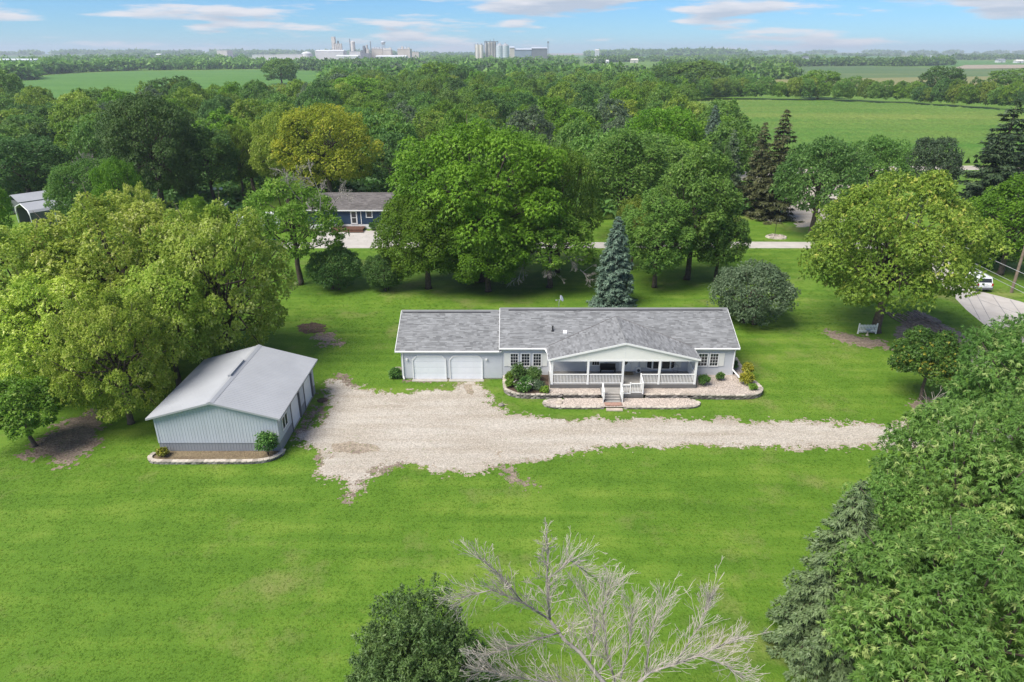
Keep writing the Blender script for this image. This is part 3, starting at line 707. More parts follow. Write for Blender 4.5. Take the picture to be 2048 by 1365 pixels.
def juniper(name, seed):
    r = np.random.default_rng(seed); P, O, T = [], [], []
    m = MB(); m.tube([(0, 0, -.1), (.1, 0, 3.4)], [.16, .03], 7)
    spec = [(0, .5, 2.9, 1.7, 2.4), (-1.2, -.1, 2.5, 1.15, 2.0), (1.15, -.1, 2.5, 1.1, 2.0), (-.5, -1.0, 2.3, 1.1, 1.9), (.6, -.8, 2.1, 1.0, 1.8), (.7, .9, 2.9, 1.2, 2.2), (-.8, .9, 2.9, 1.15, 2.2), (-1.8, .3, 1.7, .8, 1.4), (1.7, .4, 1.7, .85, 1.4), (.3, -.2, 3.1, 1.1, 2.0)]
    for (x, y, z, rr, rz) in spec:
        m.tube([(0, 0, .5), (x * .6, y * .6, z * .6), (x, y, z)], [.08, .05, .02], 5, False)
        for d in fib(70, r):
            if d[2] < -.7: continue
            c = np.array([x, y, z]) + d * np.array([rr, rr, rz]) * r.uniform(.62, 1.05); t0 = r.uniform(.0, .55); ax = unit(d * np.array([1, 1, .4]) + np.array([0, 0, .75]) + r.normal(0, .15, 3)); ln = r.uniform(.35, .75)
            u = r.uniform(0, 1, 40); p = c + ax * (u * ln)[:, None] + r.normal(0, 1, (40, 3)) * (.17 * (1.15 - u))[:, None]; P.append(p); O.append(unit(ax + r.normal(0, .45, (40, 3)))); T.append(t0 + u * .3 + r.uniform(-.1, .1, 40))
    P, O, T = np.concatenate(P), np.concatenate(O), np.clip(np.concatenate(T), 0, 1); P[:, 2] = np.maximum(P[:, 2], .1)
    V, F, T = leaves(P, O, r, 3, .15, .20, .05, .35, T)
    PROTO[name] = (np_mesh('crown_' + name, V, F, LM['juniper'], T), m.data('trunk_' + name, M['bark'], True), 2.7, 5.8, len(F))


juniper('juniper', 45)


def tree(p, name, label, cat, x, y, h, rad, leaf=None, group=None, rot=None, flat=False, z=0.0):
    """a thing > trunk, crown; copies share the mesh data of their kind"""
    cm, tm, rx, z1, _ = PROTO[p]; s = Vector((rad / rx, rad / rx, h / z1)); rot = random.uniform(0, 6.28) if rot is None else rot
    if flat:   # too small to show its parts
        o = link(name, cm, None, (x, y, z), rot); o.scale = s; tag(o, label, cat, group); parts = [o]
    else:
        o = thing(name, label, cat, (x, y, z), rot, group); o.scale = s
        link('trunk', tm, o); parts = [link('crown', cm, o)]
    if leaf:
        for q in parts: q.material_slots[0].link = 'OBJECT'; q.material_slots[0].material = LM[leaf]
    return o


def treepx(p, name, label, px, top, Y, wpx, leaf=None, cat='tree', group=None, rot=None, xoff=0):
    h = Zat(top, Y) ; zc = h * .55; x = Xat(px, Y, zc); rad = wpx / 2 / FPX * (Y * cT + (CAMH - zc) * sT)
    return tree(p, name, label, cat, x + xoff, Y, h * .98, rad * .98, leaf, group, rot)


def branches(m, start, d, ln, r0, depth, rr, up=.0, kids=(4, 7), ang=(25, 60), shrink=(.45, .7), seg=5, rmin=.008, wob=.16):
    d = Vector(d).normalized(); p = Vector(start); pts = [p.copy()]; step = ln / seg; dirs = [d.copy()]
    for i in range(seg):
        d = (d + Vector((rr.gauss(0, wob), rr.gauss(0, wob), rr.gauss(0, wob) + up))).normalized(); p = p + d * step; pts.append(p.copy()); dirs.append(d.copy())
    rad = [max(rmin, r0 * (1 - .8 * i / seg)) for i in range(seg + 1)]
    m.tube(pts, rad, 6 if r0 > .05 else (4 if r0 > .02 else 3), False)
    if depth <= 0: return
    for k in range(rr.randint(*kids)):
        f = rr.uniform(.18, 1.0); i = min(seg - 1, int(f * seg)); q = pts[i].lerp(pts[i + 1], f * seg - i if f < 1 else 1)
        a = rr.uniform(0, 6.28); o = dirs[i].orthogonal().normalized(); o.rotate(Matrix.Rotation(a, 3, dirs[i])); t = R(rr.uniform(*ang))
        branches(m, q, dirs[i] * math.cos(t) + o * math.sin(t), ln * rr.uniform(*shrink) * (1.1 - .5 * f), max(rmin, rad[i] * .55), depth - 1, rr, up, kids, ang, shrink, max(3, seg - 1), rmin, wob)


# ------------------------------------------------------------------ building helpers
def lap(m, x0, x1, y, z0, z1, e=.11, sgn=-1):
    """lapped boards on a wall that faces along Y"""
    z = z0
    while z < z1 - .01:
        t = min(z + e, z1); m.face([(x0, y + sgn * .018, z), (x1, y + sgn * .018, z), (x1, y + sgn * .003, t), (x0, y + sgn * .003, t)][::(1 if sgn < 0 else -1)])
        m.face([(x0, y, z), (x1, y, z), (x1, y + sgn * .018, z), (x0, y + sgn * .018, z)]); z = t
    return m


def lapx(m, y0, y1, x, z0, z1, e=.11, sgn=1):
    z = z0
    while z < z1 - .01:
        t = min(z + e, z1); m.face([(x + sgn * .018, y0, z), (x + sgn * .018, y1, z), (x + sgn * .003, y1, t), (x + sgn * .003, y0, t)])
        m.face([(x, y0, z), (x, y1, z), (x + sgn * .018, y1, z), (x + sgn * .018, y0, z)]); z = t
    return m


def shingles(m, O, u, v, lu, lv, keep=None, e=.145, wmin=.28, wmax=1.0, seed=1):
    rr = random.Random(seed); O, u, v = Vector(O), Vector(u).normalized(), Vector(v).normalized(); n = u.cross(v).normalized()
    if n.z < 0: n = -n
    for c in range(int(lv / e) + 1):
        a = -.02 + rr.uniform(-.2, 0); b0, b1 = c * e, min((c + 1) * e + .01, lv)
        if b1 - b0 < .02: continue
        while a < lu:
            w = rr.uniform(wmin, wmax) * .6; a0, a1 = max(a, 0), min(a + w, lu); a += w
            if a1 - a0 < .02: continue
            mid = O + u * (a0 + a1) / 2 + v * (b0 + b1) / 2
            if keep and not keep(mid): continue
            t = rr.choice((.008, .010, .020)); A = O + u * a0 + v * b0; B = O + u * a1 + v * b0; Cc = O + u * a1 + v * b1; Dd = O + u * a0 + v * b1
            tt = rr.betavariate(2.2, 2.2) if t < .015 else rr.uniform(.35, .95)
            m.face([A + n * t, B + n * t, Cc + n * .003, Dd + n * .003], tt); m.face([A, B, B + n * t, A + n * t], tt)
    return m


def window(root, org, x0, x1, y, z0, z1, nx=3, nz=4, fr=.075, glass='glass', name='window'):
    """frame > pane, muntin bars; faces -Y and stands proud of the wall"""
    m = MB(org); m.box(x0, x1, y - .07, y - .005, z0, z0 + fr).box(x0, x1, y - .07, y - .005, z1 - fr, z1)
    m.box(x0, x0 + fr, y - .07, y - .005, z0 + fr, z1 - fr).box(x1 - fr, x1, y - .07, y - .005, z0 + fr, z1 - fr)
    w = m.build(name, M['white'], root); MB(org).face([(x0 + fr, y - .03, z0 + fr), (x1 - fr, y - .03, z0 + fr), (x1 - fr, y - .03, z1 - fr), (x0 + fr, y - .03, z1 - fr)]).build('pane', M[glass], w)
    if nx > 1 or nz > 1:
        b = MB(org)
        for i in range(1, nx): xx = x0 + fr + (x1 - x0 - 2 * fr) * i / nx; b.box(xx - .011, xx + .011, y - .045, y - .032, z0 + fr, z1 - fr)
        for i in range(1, nz): zz = z0 + fr + (z1 - z0 - 2 * fr) * i / nz; b.box(x0 + fr, x1 - fr, y - .0455, y - .0325, zz - .011, zz + .011)
        b.build('muntin', M['white'], w)
    return w


def railing(root, org, a, b, z, h=.86, sp=.115, post=False):
    """handrail > baluster; a, b are plan points; z may differ at both ends"""
    za, zb = z if isinstance(z, tuple) else (z, z); a = Vector((*a, za)); b = Vector((*b, zb)); H_ = Vector((0, 0, h)); l = Vector((0, 0, .09))
    m = MB(org); m.bar(a + H_, b + H_, .09, .06).bar(a + l, b + l, .06, .06); rl = m.build('railing', M['white'], root)
    n = max(2, int((b - a).length / sp)); proto_ = None
    for i in range(1, n):
        p = a.lerp(b, i / n)
        if proto_ is None:
            proto_ = MB().box(-.021, .021, -.021, .021, .12, h - .03).data('baluster', M['white'])
        link('baluster', proto_, rl, p - Vector(org))
    return rl


# ------------------------------------------------------------------ the ranch house
HO = (-.85, 52.5, 0)
house = thing('ranch_house', 'long grey ranch house with two white garage doors and a gabled white porch', 'house', HO)
FY, BY, RY = 52.34, 60.9, 56.6
EZ, KP = 2.98, .42                      # eave height at y=52.1 and pitch of the main roof
GZ, GK = 2.72, .43
def roofz(y): return EZ + KP * (y - 52.1)
m = MB(HO); lap(m, -9.3, -.86, FY, .12, 2.66); lapx(m, FY, BY, -9.3, .12, 2.66, sgn=-1)
m.prism([(-9.3, FY, 2.66), (-9.3, BY, 2.66), (-9.3, RY, 4.45)], (.05, 0, 0)); m.build('siding', M['siding'], house)
m = MB(HO); lap(m, -.85, 18.72, FY, .3, 2.93); lapx(m, FY, BY, 18.72, .3, 2.93)
m.prism([(18.72, FY, 2.93), (18.72, BY, 2.93), (18.72, RY, 4.7)], (-.05, 0, 0)); m.prism([(-.85, FY, 2.6), (-.85, BY, 2.6), (-.85, RY, 4.7)], (.05, 0, 0)); m.build('siding', M['siding'], house)
MB(HO).box(-9.28, -.86, FY + .01, BY - .02, 0, .13).box(-.84, 18.69, FY + .015, BY - .02, 0, .31).build('foundation', M['found'], house)
MB(HO).box(-9.27, 18.67, BY - .12, BY - .03, .13, 2.6).build('back_wall', M['siding'], house)
for xa, xb, za in ((-.90, -.82, .15), (18.65, 18.75, .3), (-9.33, -9.24, .12)): MB(HO).box(xa, xb, FY - .035, FY - .019, za, 2.62).build('corner_trim', M['siding'], house)
m = MB(HO)
for (x0, x1, ez, k) in ((-9.75, -1.06, GZ, GK), (-1.05, 18.98, EZ, KP)):
    rz = ez + k * (RY - 52.1)
    m.prism([(x0, 52.1, ez - .1), (x0, RY, rz - .1), (x0, RY, rz), (x0, 52.1, ez)], (x1 - x0, 0, 0))
    m.prism([(x0, RY + .002, rz - .1), (x0, 61.1, ez - .1), (x0, 61.1, ez), (x0, RY + .002, rz)], (x1 - x0, 0, 0))
roof = m.build('roof', M['shingle'], house)
m = MB(HO); sl_ = math.hypot(1, KP); shingles(m, (-1.05, 52.1, EZ + .002), (1, 0, 0), (0, 1, KP), 20.03, (RY - 52.1) * sl_, seed=3)
tag(m.build('shingles', M['shingle'], roof), kind='stuff')
m = MB(HO); shingles(m, (-9.75, 52.1, GZ + .002), (1, 0, 0), (0, 1, GK), 8.69, (RY - 52.1) * math.hypot(1, GK), seed=4)
tag(m.build('shingles', M['shingle'], roof), kind='stuff')
m = MB(HO)
for (x0, x1, rz) in ((-9.75, -1.06, GZ + GK * 4.5), (-1.05, 18.98, EZ + KP * 4.5)):
    m.prism([(x0, RY - .17, rz - .045), (x0, RY, rz + .055), (x0, RY + .17, rz - .045)], (x1 - x0, 0, 0))
m.build('ridge_cap', M['shingle'], roof)
MB(HO).box(-9.6, -1.9, RY - .32, RY - .18, GZ + GK * 4.5 - .12, GZ + GK * 4.5 - .04).box(-.3, 18.5, RY - .32, RY - .18, EZ + KP * 4.5 - .12, EZ + KP * 4.5 - .04).build('ridge_vent', M['ridge'], roof)
# gutters, fascia and rake boards
for (x0, x1, z) in ((-9.75, -1.06, GZ), (-1.05, 2.80, EZ), (15.14, 18.98, EZ)):
    MB(HO).prism([(x0, 51.985, z - .005), (x0, 51.97, z - .06), (x0, 52.0, z - .13), (x0, 52.098, z - .13), (x0, 52.098, z - .005)], (x1 - x0, 0, 0)).build('gutter', M['white'], house)
for (x, ez, k) in ((-9.79, GZ, GK), (-1.09, EZ, KP), (18.982, EZ, KP)):
    m = MB(HO).prism([(x, 52.08, ez - .16), (x, RY, ez + k * 4.5 - .16), (x, RY, ez + k * 4.5 - .005), (x, 52.08, ez - .005)], (.036, 0, 0)); m.build('rake_board', M['white'], house)
MB(HO).box(-9.3, -.9, 52.1, FY - .02, 2.60, 2.63).build('soffit', M['white'], house)
m = MB(HO); m.tube([(-9.2, 52.03, GZ - .1), (-9.2, 52.26, GZ - .3), (-9.2, 52.26, .35), (-9.15, 52.1, .1)], .055, 8).build('downspout', M['white'], house)
MB(HO).tube([(18.66, 52.03, EZ - .1), (18.66, 52.24, EZ - .3), (18.66, 52.24, .95), (19.1, 51.2, .55), (19.25, 50.7, .47)], .06, 8).build('downspout', M['white'], house)
MB(HO).tube([(2.74, 52.0, EZ - .06), (2.9, 51.2, EZ - .1)], .04, 6).build('gutter_elbow', M['white'], house)
# garage doors with chamfered heads
for (x0, x1) in ((-8.36, -5.58), (-5.24, -2.50)):
    ch = .34; z1 = 2.17
    d = MB(HO).prism([(x0, FY - .02, .02), (x1, FY - .02, .02), (x1, FY - .02, z1 - ch), (x1 - ch, FY - .02, z1), (x0 + ch, FY - .02, z1), (x0, FY - .02, z1 - ch)], (0, .015, 0)).build('garage_door', M['garage'], house)
    pw, ph = (x1 - x0) / 4, z1 / 4
    pm = MB().box(-pw / 2 + .08, pw / 2 - .08, -.005, 0, -ph / 2 + .08, ph / 2 - .08).data('panel', M['garage'])
    for i in range(4):
        for j in range(4):
            if j == 3 and i in (0, 3): continue
            link('panel', pm, d, Vector((x0 + pw * (i + .5), FY - .02, .02 + ph * (j + .5))) - Vector(HO))
    m = MB(HO)
    for j in range(1, 4): m.box(x0 + .01, x1 - .01, FY - .026, FY - .0205, .02 + ph * j - .007, .02 + ph * j + .007)
    m.build('section_joint', M['siding'], d)
    m = MB(HO); tr = [(x0, .0), (x0, z1 - ch), (x0 + ch, z1), (x1 - ch, z1), (x1, z1 - ch), (x1, 0)]
    for a, b in zip(tr, tr[1:]): m.bar((a[0], FY - .045, a[1]), (b[0], FY - .045, b[1]), .06, .10)
    m.build('door_trim', M['white'], house)
    MB(HO).box(x0 - .1, x1 + .1, FY - .5, FY - .02, 0, .03).build('door_apron', M['found'], house)
for x in (-8.85, -2.15):
    l_ = MB(HO).box(x - .10, x + .10, FY - .05, FY - .019, 1.78, 1.95).build('wall_light', M['white'], house)
    MB(HO).box(x - .06, x + .06, FY - .17, FY - .052, 1.80, 1.93).build('lamp_glass', M['cream'], l_)
# windows and shutters on the front
sh_ = MB().box(-.23, .23, -.045, -.019, 0, 1.24)
for k_ in range(5): sh_.box(-.23 + .092 * k_ + .004, -.23 + .092 * (k_ + 1) - .004, -.053, -.0455, .03, 1.21)
shm = sh_.data('shutter', M['shutter'])
def shutter(x, z=1.21): link('shutter', shm, house, Vector((x, FY, z)) - Vector(HO))
for x0, x1 in ((-.18, .56), (.74, 1.54), (1.73, 2.50)): window(house, HO, x0, x1, FY - .019, 1.20, 2.45)
shutter(-.42); shutter(2.74)
for x0, x1 in ((15.62, 16.50), (16.60, 17.40)): window(house, HO, x0, x1, FY - .019, 1.20, 2.45)
shutter(15.37); shutter(17.64)
window(house, HO, 6.70, 7.42, FY - .019, 1.27, 2.45, 3, 3); shutter(6.46); shutter(7.66)
# bay of three panes
bay = MB(HO).prism([(11.35, FY - .02, 1.05), (11.75, FY - .34, 1.05), (13.35, FY - .34, 1.05), (13.75, FY - .02, 1.05)], (0, 0, 1.35)).build('bay_window', M['white'], house)
for (a, b) in (((11.41, FY - .075), (11.73, FY - .335)), ((11.86, FY - .345), (13.24, FY - .345)), ((13.37, FY - .335), (13.69, FY - .075))):
    v_ = Vector((b[0] - a[0], b[1] - a[1], 0)); n_ = Vector((v_.y, -v_.x, 0)).normalized() * .012
    MB(HO).face([Vector((a[0], a[1], 1.14)) + n_, Vector((b[0], b[1], 1.14)) + n_, Vector((b[0], b[1], 2.3)) + n_, Vector((a[0], a[1], 2.3)) + n_]).build('pane', M['glass'], bay)
MB(HO).box(12.52, 12.58, FY - .375, FY - .359, 1.12, 2.32).build('mullion', M['white'], bay)
shutter(11.06, 1.1); shutter(14.05, 1.1)
# front door with oval light and a side light
dr = MB(HO).box(9.10, 10.05, FY - .055, FY - .019, .77, 2.55).build('front_door', M['garage'], house)
MB(HO).prism([(9.58 + .22 * math.cos(a), FY - .062, 1.78 + .42 * math.sin(a)) for a in np.linspace(0, 2 * math.pi, 20, endpoint=False)], (0, .006, 0)).build('oval_glass', M['glassgreen'], dr)
MB(HO).lathe((9.98, FY - .08, 1.45), [(.01, 0), (.03, .01), (.03, .04), (.01, .05)], 8).build('door_knob', M['chrome'], dr)
MB(HO).box(9.02, 9.095, FY - .07, FY - .019, .77, 2.59).build('door_casing', M['white'], house)
for xa in (10.06, 10.60): MB(HO).box(xa, xa + .07, FY - .07, FY - .019, .77, 2.59).build('door_casing', M['white'], house)
MB(HO).box(10.14, 10.59, FY - .05, FY - .019, .77, 2.55).build('side_light', M['white'], house)
# roof furniture
p_ = Vector((1.86 + .0, 53.95, 0)); px_ = Xat(1105, 54.0, 3.4)
MB(HO).lathe((px_, 54.0, roofz(54.0) - .05), [(.16, 0), (.16, .06), (.07, .08), (.07, .48), (.05, .5)], 10).build('vent_pipe', M['black'], house)
px_ = Xat(1130, 53.75, 3.4); bz = roofz(53.75)
vb = MB(HO).prism([(px_ - .16, 53.6, bz - .12), (px_ - .16, 53.6, bz + .08), (px_ - .16, 53.9, bz + .17), (px_ - .16, 53.9, bz + .02)], (.32, 0, 0)).build('roof_vent', M['white'], house)
# porch: deck, gable roof, posts, rails, landing, steps
DZ, DY = .75, 49.83
porch = MB(HO)
for i in range(16): porch.box(3.15, 14.95, DY + .005 + i * .155, DY + .150 + i * .155, DZ - .04, DZ + random.uniform(-.003, .003), random.uniform(.2, .8))
porch = porch.build('porch_deck', M['deck'], house)
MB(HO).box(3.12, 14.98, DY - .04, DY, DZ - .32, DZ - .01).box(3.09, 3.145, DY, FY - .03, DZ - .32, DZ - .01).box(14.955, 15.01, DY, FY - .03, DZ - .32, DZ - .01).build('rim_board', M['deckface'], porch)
for x in (3.5, 5.9, 11.9, 14.6): MB(HO).box(x - .35, x + .35, DY - .05, DY + .5, .30, .44).build('footing', M['found'], porch)
GX, GR, GE = 9.05, 4.47, 3.03; XL, XR = 2.88, 15.12
def gz(x): return GR - (GR - GE) * abs(x - GX) / ((GX - XL) if x < GX else (XR - GX))
m = MB(HO); Y0 = 49.70
for xe in (XL, XR): m.prism([(GX, Y0, GR), (xe, Y0, GE), (xe, Y0, GE - .1), (GX, Y0, GR - .1)], (0, 6.4, 0))
gr = m.build('porch_roof', M['shingle'], house)
for xe, sd in ((XL, 5), (XR, 6)):
    v_ = Vector((GX - xe, 0, GR - GE)); m = MB(HO); shingles(m, (xe, Y0, GE + .002), (0, 1, 0), v_, 6.4, v_.length, keep=lambda p: p.z > roofz(p.y) - .06 if p.y > 52.1 else True, seed=sd)
    tag(m.build('shingles', M['shingle'], gr), kind='stuff')
m = MB(HO)
for xe in (XL, XR): m.prism([(GX, Y0 - .03, GR + .01), (xe, Y0 - .03, GE + .01), (xe, Y0 - .03, GE - .15), (GX, Y0 - .03, GR - .15)], (0, .028, 0))
m.box(XL - .03, XL - .002, Y0, 52.0, GE - .15, GE - .002).box(XR + .002, XR + .03, Y0, 52.0, GE - .15, GE - .002).build('fascia', M['white'], gr)
for xe in (XL, XR): MB(HO).tube([(xe, 52.1 + (GE - EZ) / KP, GE + .01), (GX, 52.1 + (GR - EZ) / KP, GR + .01)], .028, 5).build('valley_shade_line', M['shingle_dark'], gr)  # dark tubes added to draw the shaded crease between the roofs
m = MB(HO); m.tube([(GX, Y0, GR + .01), (GX, 55.5, GR + .01)], .05, 6); m.build('ridge_cap', M['shingle'], gr)
MB(HO).prism([(3.15, DY + .02, 2.93), (14.95, DY + .02, 2.93), (14.95, DY + .02, gz(14.95) - .11), (GX, DY + .02, GR - .11), (3.15, DY + .02, gz(3.15) - .11)], (0, .06, 0)).build('gable_board', M['cream'], gr)
MB(HO).box(GX - .015, GX + .015, DY + .008, DY + .019, 2.96, GR - .2).build('gable_joint', M['white'], gr)
MB(HO).box(3.12, 14.98, DY + .0, DY + .14, 2.80, 2.925).box(3.12, 3.24, DY + .15, FY - .05, 2.80, 2.925).box(14.86, 14.98, DY + .15, FY - .05, 2.80, 2.925).build('beam', M['white'], gr)
MB(HO).box(3.25, 14.85, DY + .15, FY - .03, 2.895, 2.92).build('ceiling', M['white'], gr)
PX = (3.24, 6.15, 8.97, 11.92, 14.86)
for x in PX: MB(HO).box(x - .085, x + .085, DY + .0, DY + .14, DZ - .12, 2.798).build('post', M['white'], house)
MB(HO).box(10.42, 10.53, DY, DY + .11, DZ - .12, DZ + .95).build('post', M['white'], house)
for x in (3.18, 14.92): MB(HO).box(x - .05, x + .05, FY - .14, FY - .04, DZ, 2.798).build('post', M['white'], house)
for a, b in ((3.34, 6.06), (6.25, 8.88), (10.54, 11.83), (12.02, 14.77)): railing(house, HO, (a, DY + .07), (b, DY + .07), DZ)
for x in (3.19, 14.91): railing(house, HO, (x, DY + .16), (x, FY - .15), DZ)
m = MB(HO)
for i in range(8): m.box(7.22, 10.50, 48.72 + i * .138, 48.85 + i * .138, .43, .47 + random.uniform(-.002, .002), random.uniform(.2, .8))
land = m.build('landing', M['deck'], house)
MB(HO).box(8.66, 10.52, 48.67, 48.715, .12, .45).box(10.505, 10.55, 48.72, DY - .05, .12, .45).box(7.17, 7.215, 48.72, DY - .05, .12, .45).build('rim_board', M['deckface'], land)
for i, (y0, z) in enumerate(((48.42, .375), (48.12, .285), (47.82, .195))):
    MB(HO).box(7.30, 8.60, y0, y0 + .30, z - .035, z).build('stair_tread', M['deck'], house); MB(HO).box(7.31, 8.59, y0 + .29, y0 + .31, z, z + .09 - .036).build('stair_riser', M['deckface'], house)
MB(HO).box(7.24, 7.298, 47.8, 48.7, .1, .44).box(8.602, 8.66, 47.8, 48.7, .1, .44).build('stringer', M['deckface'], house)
for x in (7.24, 8.70):
    MB(HO).box(x - .06, x + .06, 48.62, 48.74, .3, 1.42).build('post', M['white'], house); MB(HO).box(x - .06, x + .06, 47.80, 47.92, .15, 1.12).build('post', M['white'], house)
    railing(house, HO, (x, 47.93), (x, 48.61), (.2, .48), .86)
MB(HO).box(9.40, 9.50, 48.68, 48.78, .3, 1.45).build('post', M['white'], house); MB(HO).box(10.40, 10.51, 48.68, 48.78, .3, 1.45).build('post', M['white'], house)
railing(house, HO, (8.78, 48.73), (9.38, 48.73), .40, .84); railing(house, HO, (9.52, 48.73), (10.38, 48.73), .50, .86); railing(house, HO, (10.46, 48.80), (10.46, DY - .02), (.50, .72), .86)

# satellite dish beyond the ridge, porch things
dish = thing('satellite_dish', 'pale grey satellite dish on a bent arm rising behind the main roof ridge', 'satellite dish', (Xat(1118, 58.2, 4.8), 58.2, roofz(RY) - .42))
MB().tube([(0, 0, 0), (0, 0, .45), (.12, .05, .68)], .025, 6).build('mast', M['galv'], dish)
m = MB(); m.lathe((0, 0, 0), [(.01, 0), (.14, .02), (.26, .08), (.30, .12), (.29, .125)], 14); d_ = m.build('reflector', M['vinyl'], dish, loc=(.14, .05, .72)); d_.rotation_euler = (R(18), R(62), 0)
MB().tube([(.14, .05, .66), (-.22, -.05, .58)], .014, 5).box(-.32, -.2, -.09, .0, .55, .64).build('feed_arm', M['galv'], dish)
b_ = thing('porch_bench', 'dark low bench against the grey wall under the small porch window', 'bench', (Xat(1216, 51.9, 1.2), 51.95, DZ))
MB().box(-.65, .65, -.22, .22, .36, .42).build('seat', M['black'], b_); MB().box(-.65, .65, .20, .25, .43, .78).build('backrest', M['black'], b_)
lg = MB().box(-.03, .03, -.03, .03, 0, .36).data('leg', M['black'])
for x, y in ((-.6, -.18), (.6, -.18), (-.6, .18), (.6, .18)): link('leg', lg, b_, (x, y, 0))
tag(MB().box(-.45, .45, -.3, .3, 0, .02).build('door_mat', M['mulch_dry'], None, loc=(Xat(1256, 51.8, 1), 51.85, DZ + .004)), 'brown door mat lying before the white front door', 'door mat')
hr = thing('hose_reel', 'small pale hose reel against the porch wall beside the front door', 'hose reel', (Xat(1277, 52.1, 1.2), 52.15, DZ + .004))
MB().box(-.2, .2, -.12, .12, 0, .42).build('housing', M['vinyl'], hr); MB().lathe((0, 0, 0), [(.12, 0), (.13, .02), (.13, .1), (.12, .12)], 12).build('reel', M['black'], hr, loc=(0, -.12, .22)).rotation_euler = (R(90), 0, 0)
ch_ = thing('wire_chair', 'thin black wire chair at the right end of the porch', 'chair', (Xat(1352, 51.2, 1.2), 51.3, DZ))
MB().tube([(.22 * math.cos(a), .22 * math.sin(a), .45) for a in np.linspace(0, 6.283, 13)], .012, 4).tube([(-.2, .15, .45), (-.22, .26, .9), (0, .3, 1.02), (.22, .26, .9), (.2, .15, .45)], .012, 4).build('seat_ring', M['black'], ch_)
for sx in (-1, 1):
    for sy in (-1, 1): MB().tube([(.16 * sx, .16 * sy, .45), (.24 * sx, .24 * sy, 0)], .012, 4).build('leg', M['black'], ch_)

# ------------------------------------------------------------------ retaining walls, gravel beds and plants at the house
def smooth_path(pts, n=8):
    P = [Vector((*p, 0)) for p in pts]; out = []
    for i in range(len(P) - 1):
        p0, p1, p2, p3 = P[max(i - 1, 0)], P[i], P[i + 1], P[min(i + 2, len(P) - 1)]
        for k in range(n):
            t = k / n; out.append(.5 * ((2 * p1) + (p2 - p0) * t + (2 * p0 - 5 * p1 + 4 * p2 - p3) * t * t + (3 * p1 - p0 - 3 * p2 + p3) * t ** 3))
    return out + [P[-1]]


def block_data(name, L, h, d, mat, seed):
    rr = random.Random(seed); j = lambda: rr.uniform(-.012, .012)
    a = L / 2 - .016; m = MB(); t = rr.uniform(0, 1)
    f = [(-a + j(), -d / 2 + .02, j() * .5), (a + j(), -d / 2 + .02, j() * .5), (a + j(), -d / 2 + .02, h - .012), (-a + j(), -d / 2 + .02, h - .012)]
    mid = [(0 + j(), -d / 2 - .015, h * .15), (0 + j(), -d / 2 - .012, h * .85)]
    b = [(-a, d / 2, 0), (a, d / 2, 0), (a, d / 2, h - .01), (-a, d / 2, h - .01)]
    m.mesh(f + mid + b, [(0, 1, 4), (1, 2, 5, 4), (2, 3, 5), (3, 0, 4, 5), (3, 2, 8, 9), (0, 3, 9, 6), (2, 1, 7, 8), (7, 6, 9, 8)], t)
    return m.data(name, mat)


BL = [block_data('stone_block', .40, .165, .24, M['block'], s) for s in range(6)]
CP = [block_data('cap_stone', .40, .09, .30, M['cap'], 50 + s) for s in range(5)]


def block_wall(label, path, courses, z0=.0, L=.40, h=.165):
    pts = smooth_path(path); cum = [0]
    for a, b in zip(pts, pts[1:]): cum.append(cum[-1] + (b - a).length)
    root = thing('retaining_wall', label, 'retaining wall', (pts[0].x, pts[0].y, 0), 0, 'block retaining walls')
    def pos(s):
        s = max(0, min(cum[-1] - 1e-3, s)); i = max(k for k in range(len(cum)) if cum[k] <= s); i = min(i, len(pts) - 2)
        f = (s - cum[i]) / max(1e-6, cum[i + 1] - cum[i]); d = pts[i + 1] - pts[i]; return pts[i].lerp(pts[i + 1], f), math.atan2(d.y, d.x)
    for c in range(courses + 1):
        s = L / 2 * (c % 2) + .2; top = c == courses
        while s < cum[-1] - .1:
            p, a = pos(s); q = p - pts[0]; q.z = z0 + c * h
            o = link('cap_stone' if top else 'stone_block', random.choice(CP if top else BL), root, q + Vector((random.uniform(-.01, .01), random.uniform(-.012, .012), random.uniform(-.004, .004))), a + random.uniform(-.03, .03)); s += L
    return root


UP = [(-.62, 52.25), (-.62, 50.8), (-.45, 49.7), (.35, 49.0), (1.6, 48.82), (4.0, 48.82)]
block_wall('curved grey block retaining wall around the flower bed between garage and porch', UP, 2)
block_wall('low stretch of grey block wall left of the porch steps behind the lower gravel bed', [(4.1, 48.82), (5.6, 48.84), (7.1, 48.82)], 2)
block_wall('low stretch of grey block wall right of the porch steps behind the lower gravel bed', [(10.7, 48.82), (12.5, 48.84), (14.2, 48.8)], 2)
UR = [(14.3, 48.75), (16.5, 48.7), (18.6, 48.7), (19.7, 48.95), (20.35, 49.75), (20.3, 50.8), (19.95, 52.4), (20.0, 54.2), (20.1, 56.3)]
block_wall('grey block retaining wall curving around the gravel bed at the right corner of the house', UR, 2)
LW1 = [(4.2, 48.35), (3.0, 48.25), (2.55, 47.75), (3.1, 47.25), (4.4, 47.12), (6.0, 47.10), (7.2, 47.10)]
LW2 = [(8.7, 47.10), (10.5, 47.10), (13.0, 47.10), (14.2, 47.25), (14.75, 47.75), (14.3, 48.3)]
block_wall('two course block edging of the lower gravel bed left of the steps', LW1, 1, z0=-.06); block_wall('two course block edging of the lower gravel bed right of the steps', LW2, 1, z0=-.06)


def bed(name, pts, mat, z): return tag(MB().face([(p[0], p[1], z) for p in pts]).build(name, mat), kind='structure')


def sp(path): return [(p.x, p.y) for p in smooth_path(path)]


